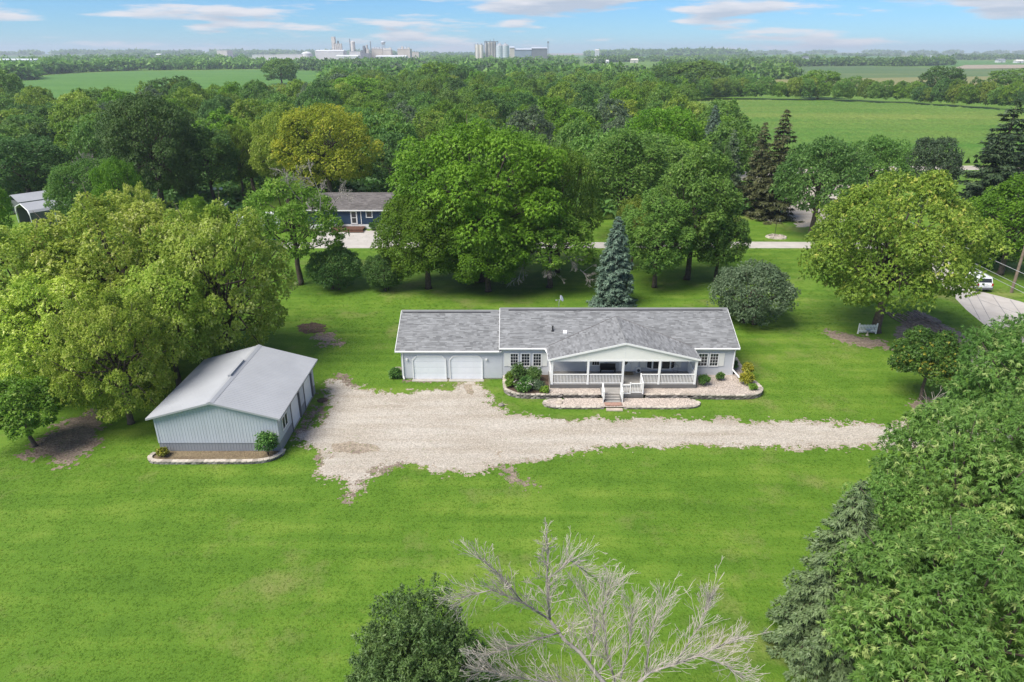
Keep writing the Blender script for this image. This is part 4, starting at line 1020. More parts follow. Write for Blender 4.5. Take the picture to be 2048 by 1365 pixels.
UPB = sp(UP) + [(7.1, 48.68), (10.7, 48.68)] + sp(UR) + [(19.05, 56.3), (19.02, 52.47), (-.6, 52.47)]
LOB = sp(LW1) + sp(LW2) + [(14.2, 48.56), (4.2, 48.56)]
bed('upper_gravel_bed', UPB, M['pebble'], .40); bed('lower_gravel_bed', LOB, M['pebble'], .15)
FB = [(-.45, 52.45), (-.45, 49.8), (.4, 49.05), (1.8, 48.85), (3.0, 48.9), (3.1, 52.45)]
bed('flower_bed_soil', FB, M['mulch'], .412)


def scatter_in(poly, n, holes=()):
    P = np.array(poly); lo, hi = P.min(0), P.max(0); X = rng.uniform(lo[0], hi[0], n); Y = rng.uniform(lo[1], hi[1], n); k = sdf(poly, X, Y) > .05
    for h in holes: k &= sdf(h, X, Y) < 0
    return X[k], Y[k]


def stones(name, X, Y, z, r0, r1, mat):
    n = len(X); o = np.array([[1, 0, 0], [0, 1, 0], [-1, 0, 0], [0, -1, 0], [0, 0, .7]]); a = rng.uniform(0, 6.28, n); s = rng.uniform(r0, r1, n)[:, None, None] * rng.uniform(.7, 1.3, (n, 5, 3))
    c, q = np.cos(a)[:, None], np.sin(a)[:, None]; B = np.stack([o[:, 0] * c - o[:, 1] * q, o[:, 0] * q + o[:, 1] * c, np.repeat(o[None, :, 2], n, 0)], 2) * s
    V = (B + np.stack([X, Y, np.full(n, z)], 1)[:, None]).reshape(-1, 3); f = np.array([[0, 1, 4], [1, 2, 4], [2, 3, 4], [3, 0, 4]])
    F = (f[None] + (np.arange(n) * 5)[:, None, None]).reshape(-1, 3); return tag(link(name, np_mesh(name, V, F, mat, np.repeat(rng.uniform(0, 1, n), 4))), kind='stuff')


X1, Y1 = scatter_in(UPB, 16000, [FB, [(3.0, 49.5), (15.1, 49.5), (15.1, 53), (3, 53)]]); stones('bed_pebbles', X1, Y1, .40, .022, .055, M['stone'])
X1, Y1 = scatter_in(LOB, 7000); stones('bed_pebbles', X1, Y1, .15, .022, .055, M['stone'])
Xd = rng.uniform(-18, 34, 30000); Yd = rng.uniform(36, 53, 30000); kd = drive.inside(Xd, Yd); stones('loose_gravel', Xd[kd], Yd[kd], .008, .012, .04, M['stone'])
# flagstones before the steps, a stray stone on the grass, a tan rock in the gravel
f1 = MB().prism([(-.68, -.22, 0), (.05, -.25, 0), (.66, -.2, 0), (.64, .24, 0), (-.1, .22, 0), (-.7, .25, 0)], (0, 0, .09)).build('flagstone', M['flag'], loc=(7.98, 47.45, .16)); tag(f1, 'reddish flagstone at the foot of the porch steps', 'flagstone'); bevel(f1, .015)
f1 = MB().prism([(-.66, -.2, 0), (.62, -.22, 0), (.66, .2, 0), (-.62, .22, 0)], (0, 0, .09)).build('flagstone', M['flag2'], loc=(7.98, 46.85, .0)); tag(f1, 'pale tan flagstone between the red flagstone and the gravel drive', 'flagstone'); bevel(f1, .015)


def rock(name, label, p, r, mat, sq=.6, seed=1):
    rr = np.random.default_rng(seed); import bmesh
    bm = bmesh.new(); bmesh.ops.create_icosphere(bm, subdivisions=2, radius=r)
    for v in bm.verts: k = 1 + .25 * (vnoise(np.array([v.co.x / r + seed]), np.array([v.co.y / r + v.co.z / r * 1.7]), seed, 2, 1.3)[0] - .5) * 2; v.co = Vector((v.co.x * k, v.co.y * k, v.co.z * k * sq))
    me = bpy.data.meshes.new(name); bm.to_mesh(me); bm.free(); me.materials.append(mat); o = link(name, me, None, p); return tag(o, label, 'stone')


rock('garden_stone', 'pale stone lying on the grass strip left of the curved retaining wall', G(1002, 810, .06), .24, M['cap'], .5, 3)
rock('garden_stone', 'flat tan rock lying in the lower gravel bed left of the steps', (3.75, 47.8, .2), .30, M['flag2'], .35, 5)
tag(MB().lathe((0, 0, 0), [(.01, .05), (.32, .05), (.42, .02), (.44, 0)], 12).build('soil_mound', M['mulch'], None, loc=tuple(G(645, 801, .01))), kind='stuff')


def shrub(name, label, p, r, h, leaf, L=.14, n=26, seed=1, hi=.1, group=None, cat='plant', upright=0.0):
    q = np.random.default_rng(seed); d = fib(n, q); d = d[d[:, 2] > -.3]; c = d * np.array([r, r, h / 2]) * q.uniform(.45, .8, (len(d), 1)) + [0, 0, h * .5]
    pos, out, tt = [], [], []
    for i in range(len(c)):
        e = fib(22, q); s = r * q.uniform(.22, .38); pos.append(c[i] + e * s * q.uniform(.5, 1.1, (22, 1))); out.append(unit(e + [0, 0, upright])); tt.append(q.uniform(.1, .6) + q.uniform(-.1, .25, 22) + (q.uniform(0, 1, 22) < hi) * .4)
    pos, out, tt = np.concatenate(pos), np.concatenate(out), np.concatenate(tt); pos[:, 2] = np.maximum(pos[:, 2], .03)
    V, F, T = leaves(pos, out, q, 4, L, .34, .1, .45, tt)
    t = thing(name, label, cat, p, random.uniform(0, 6), group); link('foliage', np_mesh('foliage', V, F, LM[leaf], T), t)
    m = MB()
    for i in range(5): a = q.uniform(0, 6.28); m.tube([(0, 0, -.02), (math.cos(a) * r * .3, math.sin(a) * r * .3, h * .35), (math.cos(a) * r * .5, math.sin(a) * r * .5, h * .7)], [.022, .016, .006], 4, False)
    m.build('stem', M['bark'], t); return t


T5 = .41
shrub('garden_bush', 'tall dark green pointed bush in the flower bed beneath the triple window', (.55, 51.0, T5), .75, 1.75, 'dark', .15, 34, 1)
shrub('garden_bush', 'dark rounded bush beside the tallest one in the flower bed near the porch', (1.75, 51.1, T5), .75, 1.35, 'dark', .14, 32, 2)
shrub('garden_bush', 'low bright green bush in the middle of the flower bed', (1.15, 50.0, T5), .65, .95, 'shrub', .14, 26, 3)
shrub('garden_bush', 'light green plant at the left edge of the flower bed by the house wall', (-.2, 51.0, T5), .45, .9, 'lime', .14, 20, 4)
shrub('garden_bush', 'second light green plant down the left edge of the flower bed', (-.18, 50.1, T5), .4, .7, 'lime', .13, 18, 5)
fl = shrub('flowering_bush', 'green bush dotted with pale flowers at the front of the flower bed', (.95, 49.35, T5), .8, .8, 'shrub', .12, 30, 6)
q = np.random.default_rng(5); fp = np.stack([q.uniform(-.75, .75, 46), q.uniform(-.5, .5, 46), q.uniform(.45, .85, 46)], 1); V, F, T = leaves(fp, np.tile([0, 0, 1.0], (46, 1)), q, 4, .07, .5, 0, .8, q.uniform(0, 1, 46)); link('flower', np_mesh('flower', V, F, LM['flower'], T), fl)
shrub('flowering_bush', 'low pinkish green bush beside the porch corner in the flower bed', (2.15, 49.75, T5), .65, .65, 'grey', .12, 26, 7)
shrub('garden_bush', 'yellow green low plant at the right tip of the flower bed wall', (2.65, 49.2, T5), .42, .42, 'lime', .12, 16, 8)
shrub('garden_bush', 'mounded bright green bush in the gravel right of the porch', (Xat(1408, 50.4, .8), 50.4, T5), .52, .95, 'shrub', .14, 26, 9)
shrub('garden_bush', 'smaller dark green bush in the gravel near the house wall right of the porch', (Xat(1440, 51.3, .8), 51.3, T5), .36, .75, 'dark', .12, 20, 10)
shrub('golden_shrub', 'sprawling golden yellow shrub at the right corner gravel bed', (Xat(1493, 50.6, .8), 50.7, T5), .62, 1.0, 'shrubyellow', .15, 26, 11)
shrub('golden_shrub', 'yellow shrub leaning over the wall behind the golden one at the corner', (Xat(1497, 52.0, .8), 52.2, T5), .5, 1.25, 'shrubyellow', .15, 22, 12)
shrub('golden_shrub', 'small yellow green plant at the outer curve of the right block wall', (Xat(1506, 49.7, .7), 49.6, T5), .38, .5, 'lime', .13, 16, 13)
shrub('garden_bush', 'dark narrow plant beside the downspout on the right side wall', (Xat(1470, 52.9, .8), 53.3, T5), .34, .95, 'dark', .13, 18, 14)
shrub('garden_bush', 'dark green hosta like plant at the left corner of the garage', (-9.95, 52.6, 0), .55, .95, 'dark', .2, 24, 15)
rock('garden_stone', 'pale boulder beside the left garage corner behind the dark plant', (-9.9, 53.9, .15), .42, M['cap'], .55, 9)

# ------------------------------------------------------------------ the metal shed
SX0, SX1, SY0, SY1, SXC = -24.42, -16.06, 40.75, 49.75, -20.24
SE, SR = 2.86, 4.10; RX0, RX1, RY0, RY1 = -24.78, -15.70, 40.42, 50.15
HS = (SXC, SY0, 0)
shed = thing('metal_shed', 'pale blue steel shed with grey wainscot, silver ribbed gable roof and two white doors', 'shed', HS)
def sroof(x): return SR - (SR - SE) * abs(x - SXC) / ((SXC - RX0) if x < SXC else (RX1 - SXC))
def ribs_vert(m, x, y, z0, z1, w=.03, d=.014): m.prism([(x - w, y, z0), (x + w, y, z0), (x + w * .4, y - d, z0), (x - w * .4, y - d, z0)], (0, 0, z1 - z0))
n = 10; w = (SX1 - SX0) / n
for i in range(n):
    xa, xb = SX0 + i * w, SX0 + (i + 1) * w; m = MB(HS)
    pts = [(xa + .002, SY0, .80), (xb - .002, SY0, .80), (xb - .002, SY0, sroof(xb) - .10)] + ([(SXC, SY0, SR - .10)] if xa < SXC < xb else []) + [(xa + .002, SY0, sroof(xa) - .10)]
    m.prism(pts, (0, .02, 0))
    for k in range(4): x = xa + w * (k + .12) / 4 + .03; ribs_vert(m, x, SY0, .80, sroof(x) - .11)
    m.build('wall_panel', M['ltblue'], shed)
    m = MB(HS); m.prism([(xa + .002, SY0 - .004, .06), (xb - .002, SY0 - .004, .06), (xb - .002, SY0 - .004, .77), (xa + .002, SY0 - .004, .77)], (0, .02, 0))
    for k in range(4): ribs_vert(m, xa + w * (k + .12) / 4 + .03, SY0 - .004, .06, .77)
    m.build('wainscot_panel', M['wains'], shed)
MB(HS).box(SX0 - .01, SX1 + .01, SY0 - .035, SY0 - .001, .765, .80).build('wainscot_trim', M['wains'], shed)
MB(HS).box(SX0 - .03, SX0 + .09, SY0 - .03, SY0 - .0015, .80, sroof(SX0) - .1).box(SX1 - .09, SX1 + .03, SY0 - .03, SY0 - .0015, .80, sroof(SX1) - .1).build('corner_trim', M['ltblue'], shed)
MB(HS).box(SX0, SX1 - .02, SY0 + .03, SY1 - .02, -.02, .06).build('slab', M['found'], shed)
MB(HS).box(SX0, SX0 + .03, SY0 + .021, SY1, .06, 2.70).box(SX0, SX1 - .32, SY1 - .03, SY1, .06, 2.70).build('wall', M['ltblue'], shed)
DW = [(43.62, 45.75), (46.92, 49.10)]
segs = [(SY0 + .03, DW[0][0]), (DW[0][1], DW[1][0]), (DW[1][1], SY1)]
for (a, b) in segs:
    k = max(1, round((b - a) / .9)); ww = (b - a) / k
    for i in range(k):
        ya, yb = a + i * ww, a + (i + 1) * ww
        for z0, z1, mt, nm, off in ((.80, 2.74, 'ltblue', 'wall_panel', 0), (.06, .77, 'wains', 'wainscot_panel', .004)):
            m = MB(HS).box(SX1 - .02, SX1 + off, ya + .002, yb - .002, z0, z1)
            for q_ in range(4): y = ya + ww * (q_ + .5) / 4; m.prism([(SX1 + off, y - .03, z0), (SX1 + off + .022, y - .012, z0), (SX1 + off + .022, y + .012, z0), (SX1 + off, y + .03, z0)], (0, 0, z1 - z0))
            m.build(nm, M[mt], shed)
for (a, b) in DW:
    MB(HS).box(SX1 - .02, SX1 + .01, a, b, 2.42, 2.74).build('header', M['ltblue'], shed)
    d = MB(HS).box(SX1 - .16, SX1 - .10, a + .06, b - .06, .03, 2.40).build('shed_door', M['garage'], shed)
    for j in range(4): MB(HS).box(SX1 - .099, SX1 - .088, a + .12, b - .12, .10 + j * .58, .56 + j * .58).build('panel', M['garage'], d)
    MB(HS).box(SX1 - .2, SX1 + .045, a - .06, a + .055, .02, 2.42).box(SX1 - .2, SX1 + .045, b - .055, b + .06, .02, 2.42).box(SX1 - .2, SX1 + .045, a + .056, b - .056, 2.405, 2.50).build('door_jamb', M['dgrey'], shed)
    for y, s in ((a + .055, 1), (b - .055, -1)): MB(HS).prism([(SX1 + .0, y, 2.40), (SX1 + .0, y, 2.05), (SX1 + .0, y + s * .35, 2.40)], (.04, 0, 0)).build('corner_brace', M['dgrey'], shed)
# window on the right wall
m = MB(HS)
for a, b, z0, z1 in ((41.55, 41.62, 1.25, 2.25), (42.63, 42.70, 1.25, 2.25), (41.62, 42.63, 1.25, 1.32), (41.62, 42.63, 2.18, 2.25), (42.09, 42.16, 1.32, 2.18)): m.box(SX1 + .023, SX1 + .07, a, b, z0, z1)
wn = m.build('window', M['white'], shed)
for a, b in ((41.62, 42.09), (42.16, 42.63)): MB(HS).face([(SX1 + .04, a, 1.32), (SX1 + .04, b, 1.32), (SX1 + .04, b, 2.18), (SX1 + .04, a, 2.18)]).build('pane', M['glass'], wn)
# roof panels with ribs running down the slope
n = 11; w = (RY1 - RY0) / n
for xe in (RX0, RX1):
    m = MB(); L0 = Vector((xe - SXC, 0, SE - SR))
    m.prism([(0, .002, 0), (0, w - .002, 0), (0, w - .002, -.03), (0, .002, -.03)], L0)
    for k in range(4):
        y = w * (k + .12) / 4 + .03; m.prism([(0, y - .035, .001), (0, y - .013, .026), (0, y + .013, .026), (0, y + .035, .001)], L0)
    dta = m.data('roof_panel', M['galv'])
    for i in range(n): link('roof_panel', dta, shed, (0, RY0 - SY0 + i * w, SR))
MB(HS).prism([(SXC - .24, RY0 - .01, SR - .038), (SXC, RY0 - .01, SR + .045), (SXC + .24, RY0 - .01, SR - .038), (SXC, RY0 - .01, SR + .02)], (0, RY1 - RY0 + .02, 0)).build('ridge_cap', M['galv'], shed)
m = MB(HS)
for xe, s in ((RX0, -1), (RX1, 1)): m.prism([(SXC, RY0 - .03, SR - .005), (xe, RY0 - .03, SE - .005), (xe, RY0 - .03, SE - .13), (SXC, RY0 - .03, SR - .13)], (0, .028, 0)).box(min(xe, xe + s * .02), max(xe, xe + s * .02), RY0, RY1, SE - .13, SE - .002)
m.build('fascia', M['galv'], shed)
m = MB(HS); ya, yb = 44.35, 47.0
m.prism([(SXC - .26, ya, SR - .05), (SXC - .26, ya, SR + .13), (SXC - .02, ya, SR + .20), (SXC - .02, ya, SR)], (0, yb - ya, 0)); rv = m.build('ridge_vent', M['galv'], shed)
for i in range(4): y = ya + .08 + i * (yb - ya) / 4; MB(HS).face([(SXC - .262, y, SR - .03), (SXC - .262, y + .5, SR - .03), (SXC - .262, y + .5, SR + .11), (SXC - .262, y, SR + .11)]).build('vent_opening', M['black'], rv)
SW = [(-24.6, 40.6), (-24.75, 39.9), (-24.3, 39.45), (-23, 39.35), (-20, 39.38), (-17.6, 39.40), (-16.5, 39.7), (-16.0, 40.3), (-15.9, 40.9)]
block_wall('low tan capped block edging along the front of the metal shed', SW, 1, L=.36)
bed('shed_flower_bed', sp(SW) + [(-16.0, 40.72), (-24.6, 40.72)], M['mulch_dry'], .14)
shrub('garden_bush', 'leafy green shrub at the front right corner of the metal shed', (-16.75, 40.15, .14), .75, 2.0, 'shrub', .17, 38, 21)
shrub('golden_shrub', 'small bright yellow shrub at the left end of the shed bed', (-23.95, 40.1, .14), .42, .65, 'shrubyellow', .13, 20, 22)
# ------------------------------------------------------------------ neighbour's blue house
BX0, BX1, BFY = -32.0, -19.2, 106.0
HB = (BX0, BFY, 0)
bh = thing('blue_house', 'dark blue sided house with a grey shingle roof and white door behind the trees', 'house', HB)
m = MB(HB); lap(m, BX0, BX1, BFY, .75, 3.0, .13); m.build('siding', M['bluesiding'], bh)
MB(HB).box(BX0, BX1, BFY + .005, BFY + 8, 0, .74).build('skirting', M['white'], bh)
m = MB(HB).box(BX0 + .01, BX1 - .01, BFY + .02, BFY + 7.98, .75, 3.0)
for x in (BX0 + .02, BX1 - .07): m.prism([(x, BFY + .02, 3.0), (x, BFY + 7.98, 3.0), (x, BFY + 4, 4.7)], (.05, 0, 0))
m.build('wall', M['bluesiding'], bh)
m = MB(HB); za, zb = 3.05, 4.95
m.prism([(BX0 - .4, BFY - .45, za - .12), (BX0 - .4, BFY + 4, zb - .12), (BX0 - .4, BFY + 4, zb), (BX0 - .4, BFY - .45, za)], (BX1 - BX0 + .8, 0, 0)).prism([(BX0 - .4, BFY + 4.002, zb - .12), (BX0 - .4, BFY + 8.45, za - .12), (BX0 - .4, BFY + 8.45, za), (BX0 - .4, BFY + 4.002, zb)], (BX1 - BX0 + .8, 0, 0))
br = m.build('roof', M['shingle_dark'], bh)
m = MB(HB); shingles(m, (BX0 - .4, BFY - .45, za + .002), (1, 0, 0), (0, 4.45, zb - za), BX1 - BX0 + .8, 4.84, e=.2, wmin=.5, wmax=1.6, seed=8); tag(m.build('shingles', M['shingle_dark'], br), kind='stuff')
MB(HB).box(BX0 - .4, BX1 + .4, BFY - .5, BFY - .452, za - .16, za + .01).build('gutter', M['white'], bh)
for px in (660, 722): x = Xat(px, BFY, 2); MB(HB).box(x - .06, x + .06, BFY - .05, BFY - .019, .75, 2.98).build('corner_trim', M['white'], bh)
dx = Xat(708, BFY, 1.8)
fr = MB(HB).box(dx - .52, dx + .52, BFY - .06, BFY - .019, .74, 2.82).build('door', M['white'], bh)
for z0, z1 in ((.95, 1.72), (1.82, 2.68)): MB(HB).face([(dx - .33, BFY - .066, z0), (dx + .33, BFY - .066, z0), (dx + .33, BFY - .066, z1), (dx - .33, BFY - .066, z1)]).build('pane', M['glass'], fr)
x = Xat(739, BFY, 2); window(bh, HB, x - .55, x + .5, BFY - .019, 1.75, 2.85, 1, 1, .12)
dk = MB(HB)
for i in range(12): dk.box(Xat(660, 104, .5), Xat(726, 104, .5), BFY - 2.2 + i * .18, BFY - 2.2 + i * .18 + .17, .38, .42)
dk = dk.build('deck', M['brown'], bh); MB(HB).box(Xat(660, 104, .5), Xat(726, 104, .5), BFY - 2.24, BFY - 2.205, .05, .40).box(Xat(694, 104, .3), Xat(728, 104, .3), BFY - 2.7, BFY - 2.25, .1, .2).build('deck_step', M['brown'], dk)
shrub('garden_bush', 'dark bush against the white skirting of the blue house right of its door', (Xat(746, 105, .6), 105.0, 0), .7, 1.3, 'dark', .2, 22, 31)
shrub('garden_bush', 'green bush on the brown deck left of the blue house door', (Xat(680, 105, .6), 105.2, .42), .6, 1.1, 'mid', .2, 22, 32)

# white vinyl fence running back from the camera, lamp with two globes
fa, fb = Vector((Xat(428, 108, .9), 108, 0)), Vector((Xat(459, 117, .9), 117, 0))
vf = thing('vinyl_fence', 'white vinyl privacy fence slanting away beside the trees left of the blue house', 'fence', fa)
dv = fb - fa; ns = 5; an = math.atan2(dv.y, dv.x); sl_ = dv.length / ns
bd = MB().box(.002, sl_ / 9 - .006, -.018, .018, .12, 1.9).data('plank', M['vinyl']); ps = MB().box(-.065, .065, -.065, .065, 0, 2.1).data('post', M['vinyl'])
rlm = MB().box(.07, sl_ - .07, -.03, .03, 1.9, 2.0).data('rail', M['vinyl'])
for i in range(ns + 1):
    p = dv * (i / ns); link('post', ps, vf, p, an)
    if i < ns:
        link('rail', rlm, vf, p, an)
        for k in range(9): link('plank', bd, vf, p + dv.normalized() * (sl_ * k / 9), an)
lp = thing('yard_lamp', 'yard lamp with two white globes on a thin post by the vinyl fence', 'lamp', (Xat(440, 120, 1.5), 120, 0))
MB().tube([(0, 0, 0), (0, 0, 3.4)], .045, 6).tube([(-.55, 0, 3.4), (.55, 0, 3.4)], .03, 5).build('post', M['dgrey'], lp)
for s in (-.55, .55): MB().lathe((s, 0, 3.43), [(.06, 0), (.27, .12), (.33, .27), (.26, .42), (.06, .5)], 12).build('globe', M['vinyl'], lp, True)

# white trailer and blue heap half hidden behind the tree
tr = thing('white_trailer', 'white boxy trailer half hidden behind the light green tree left of the blue house', 'trailer', (Xat(520, 104, 1), 103.5, 0), R(18))
bevel(MB().box(-3.2, 3.2, -1.2, 1.2, .55, 2.9).build('body', M['carwhite'], tr), .15)
MB().box(-2.0, -1.2, -1.215, -1.19, 1.5, 2.2).box(.6, 1.6, -1.215, -1.19, 1.5, 2.2).build('window', M['glass'], tr); MB().box(3.2, 4.4, -.05, .05, .5, .6).build('tow_bar', M['dgrey'], tr)
wm = MB().lathe((0, 0, 0), [(.15, 0), (.34, .02), (.34, .2), (.15, .22)], 14).data('wheel', M['rubber'])
for x in (-.5, .3):
    for y in (-1.1, 1.3): link('wheel', wm, tr, (x, y, .34)).rotation_euler = (R(90), 0, 0)
bl = rock('tarp_heap', 'bright blue covered heap half hidden behind the leaves left of the blue house', (Xat(543, 94, .8), 94.5, .5), 1.0, M['blue'], .8, 4); bl['category'] = 'tarp'
# metal carport on the left
cp = thing('carport', 'grey roofed metal carport with pale front posts at the left edge among the trees', 'carport', (Xat(44, 108, 2.5), 108, 0), R(-38))
m = MB(); prof = [(-3.0, 2.4), (-2.7, 2.75), (0, 3.55), (2.7, 2.75), (3.0, 2.4)]
for (a, b) in zip(prof, prof[1:]): m.prism([(a[0], 0, a[1]), (b[0], 0, b[1]), (b[0], 0, b[1] + .05), (a[0], 0, a[1] + .05)], (0, 7, 0))
m.build('roof', M['galv'], cp)
MB().box(2.96, 3.0, .15, 7, 0, 2.4).box(-3.0, -2.96, .15, 7, 0, 2.4).box(-2.9, 2.9, 6.9, 6.95, 0, 2.5).build('side_panel', M['dgrey'], cp)
for y in (0, 3.5):
    m = MB(); m.tube([(-3, y, 0), (-3, y, 2.35), (-2.7, y, 2.7), (0, y, 3.5), (2.7, y, 2.7), (3, y, 2.35), (3, y, 0)], .075, 6).tube([(3, y, 1.9), (2.3, y, 2.75)], .05, 5).tube([(-3, y, 1.9), (-2.3, y, 2.75)], .05, 5); m.build('frame', M['vinyl'], cp)
sd = thing('small_shed', 'weathered low pitched shed roof behind the carport at the left edge', 'shed', (Xat(28, 116, 2.5), 116, 0), R(-38))
MB().box(-2.5, 2.5, 0, 5, 0, 2.4).build('wall', M['dgrey'], sd); MB().prism([(-2.8, -.3, 2.4), (0, -.3, 3.3), (2.8, -.3, 2.4), (2.8, -.3, 2.5), (0, -.3, 3.42), (-2.8, -.3, 2.5)], (0, 5.6, 0)).build('roof', M['galv'], sd)

# ------------------------------------------------------------------ white car on the road, seen from behind
cpos = G(1944, 573); hd = math.atan2(*(lambda d: (d.y, d.x))(G(1870, 528) - G(1952, 574)))
car = thing('parked_car', 'white sport utility vehicle seen from behind on the road beside the utility pole', 'car', (cpos.x, cpos.y, .012), hd)
m = MB(); W_ = .93   # x forward
side = [(-2.3, .42), (-2.32, .95), (-2.2, 1.05), (1.05, 1.08), (2.15, .98), (2.35, .75), (2.35, .42), (1.95, .36), (1.85, .70), (1.15, .70), (1.05, .33), (-1.0, .33), (-1.1, .70), (-1.85, .70), (-1.95, .38)]
m.prism([(x, -W_, z) for x, z in side], (0, 2 * W_, 0)); body = m.build('body', M['carwhite'], car); bevel(body, .06, 2)
m = MB(); lo = [(-2.22, -.9), (1.15, -.9), (1.15, .9), (-2.22, .9)]; hi = [(-2.02, -.76), (.25, -.76), (.25, .76), (-2.02, .76)]
m.mesh([(x, y, 1.04) for x, y in lo] + [(x, y, 1.74) for x, y in hi], [(3, 2, 1, 0), (4, 5, 6, 7), (0, 1, 5, 4), (1, 2, 6, 5), (2, 3, 7, 6), (3, 0, 4, 7)]); bevel(m.build('cabin', M['carwhite'], car), .05)
def lerpq(a, b, t): return Vector(a).lerp(Vector(b), t)
MB().face([(-2.21, -.74, 1.17), (-2.21, .74, 1.17), (-2.085, .66, 1.60), (-2.085, -.66, 1.60)][::-1]).build('rear_window', M['glass'], car)
MB().face([(1.06, -.76, 1.14), (1.06, .76, 1.14), (.36, .68, 1.66), (.36, -.68, 1.66)]).build('windscreen', M['glass'], car)
for s in (-1, 1):
    for (xa, xb) in ((-1.95, -1.15), (-1.05, -.15), (-.05, .75)):
        f = lambda x, z: (x, s * (.905 - (z - 1.04) * .2 + .006), z)
        sh = .28 if xb > .7 else 0
        MB().face([f(xa, 1.15), f(xb, 1.15), f(xb - sh - .02, 1.6), f(xa + .04, 1.6)]).build('side_window', M['glass'], car)
    MB().box(-2.36, -2.19, s * .80 - .09, s * .80 + .09, .78, 1.06).build('tail_lamp', M['red'], car)
    MB().tube([(-1.7, s * .62, 1.78), (-1.0, s * .62, 1.84), (0, s * .62, 1.79)], .025, 5).build('roof_rail', M['dgrey'], car)
    MB().box(.75, .95, s * .93 - .02 + s * .08, s * .93 + .02 + s * .12, 1.08, 1.22).build('mirror', M['carwhite'], car)
MB().box(-2.42, -2.2, -.88, .88, .40, .60).build('bumper', M['dgrey'], car); MB().box(-2.345, -2.325, -.2, .2, .78, .88).build('number_plate', M['vinyl'], car); MB().box(-2.35, -2.33, -.32, .32, .95, .985).build('tailgate_trim', M['dgrey'], car)
wm = MB().lathe((0, 0, -.11), [(.10, 0), (.33, .01), (.36, .05), (.36, .17), (.33, .21), (.10, .22)], 18).data('wheel', M['rubber']); rm = MB().lathe((0, 0, -.115), [(.02, 0), (.21, .0), (.21, .23), (.02, .23)], 12).data('rim', M['chrome'])
for x in (-1.48, 1.50):
    for y in (-.83, .83): w_ = link('wheel', wm, car, (x, y, .36)); w_.rotation_euler = (R(90), 0, 0); link('rim', rm, w_)

# ------------------------------------------------------------------ utility pole, wires
up = G(2022, 586); pole = thing('utility_pole', 'tall weathered wooden utility pole beside the road behind the white car', 'utility pole', up)
MB().tube([(0, 0, -.1), (.02, 0, 5), (.05, 0, 10.5)], [.17, .15, .12], 9).build('post', M['pole'], pole); MB().box(-1.1, 1.1, -.06, .06, 9.6, 9.75).build('cross_arm', M['pole'], pole)
im = MB().lathe((0, 0, 0), [(.03, 0), (.06, .05), (.04, .1), (.06, .15), (.02, .2)], 8).data('insulator', M['glassgreen'])
for x in (-1, -.5, .5, 1): link('insulator', im, pole, (x, 0, 9.75))
fp = Vector((Xat(1474, 170, 6), 170, 0)); pole2 = thing('utility_pole', 'far wooden utility pole standing by the sparse spruces at the cornfield edge', 'utility pole', fp)
MB().tube([(0, 0, -.1), (0, 0, 8.6)], [.15, .11], 8).build('post', M['pole'], pole2); MB().box(-.9, .9, -.05, .05, 7.3, 7.42).build('cross_arm', M['pole'], pole2)
for i, (pn, ys, dz, lab) in enumerate((((2110, 576), 56, 7.4, 'upper pale overhead wire crossing in front of the utility pole'), ((2110, 606), 56, 6.7, 'middle pale overhead wire crossing in front of the utility pole'), ((2110, 618), 55.6, 6.3, 'lowest pale overhead wire crossing in front of the utility pole'))):
    a = at(*pn, ys); b = Vector((fp.x + (i - 1) * .35, 170, dz)); pts = [a.lerp(b, f) - Vector((0, 0, 4 * .6 * f * (1 - f))) for f in np.linspace(0, 1, 25)]
    tag(MB().tube(pts, .022, 5).build('power_line', M['wire']), lab, 'power line', 'overhead wires')

# ------------------------------------------------------------------ garden pieces under the oak
pk = G(1733, 668); pf = thing('picket_fence', 'short free standing white picket fence section under the big oak', 'fence', pk)
MB().box(-.84, .84, -.02, .02, .30, .39).box(-.84, .84, -.02, .02, .78, .87).build('rail', M['vinyl'], pf)
pm = MB().prism([(-.04, -.045, .16), (.04, -.045, .16), (.04, -.045, .95), (0, -.045, 1.01), (-.04, -.045, .95)], (0, .022, 0)).data('picket', M['vinyl'])
for i in range(11): link('picket', pm, pf, (-.72 + i * .144, 0, 0))
pm = MB().box(-.05, .05, -.05, .05, 0, 1.1).data('post', M['vinyl'])
for s in (-.88, .88): link('post', pm, pf, (s, 0, 0))
go = thing('garden_ornament', 'dark teal bowl on a tan pedestal in front of the white picket section', 'garden ornament', G(1734, 671))
MB().lathe((0, 0, 0), [(.16, 0), (.14, .05), (.07, .12), (.06, .42), (.10, .48)], 12).build('pedestal', M['flag2'], go); MB().lathe((0, 0, .48), [(.08, 0), (.20, .06), (.24, .14), (.20, .13)], 14).build('bowl', M['indblue'], go)
fd = thing('feeder_pole', 'thin dark bird feeder pole in a ring of pale stones near the far road', 'feeder pole', G(1549, 474))
MB().tube([(0, 0, 0), (0, 0, 2.9)], .035, 6).tube([(0, 0, 2.8), (.3, 0, 2.95), (.42, 0, 2.7)], .02, 5).build('post', M['black'], fd); MB().lathe((.42, 0, 2.4), [(.09, 0), (.10, .04), (.08, .24), (.12, .27), (.02, .33)], 8).build('feeder', M['dgrey'], fd)
def ring(label, c, r, n, seed):
    q = random.Random(seed); root = thing('stone_ring', label, 'stone ring', c)
    md = [MB().mesh([(-.3, -.2, 0), (.3, -.22, 0), (.28, .2, 0), (-.28, .22, 0), (-.2, -.12, .2), (.2, -.14, .24), (.18, .14, .18), (-.22, .12, .22)], [(4, 5, 6, 7), (0, 1, 5, 4), (1, 2, 6, 5), (2, 3, 7, 6), (3, 0, 4, 7)], t).data('stone', M['cap']) for t in (.1, .5, .9)]
    for i in range(n): a = 6.283 * i / n; link('stone', q.choice(md), root, (math.cos(a) * r + q.uniform(-.1, .1), math.sin(a) * r * .9 + q.uniform(-.1, .1), 0), a + 1.57)
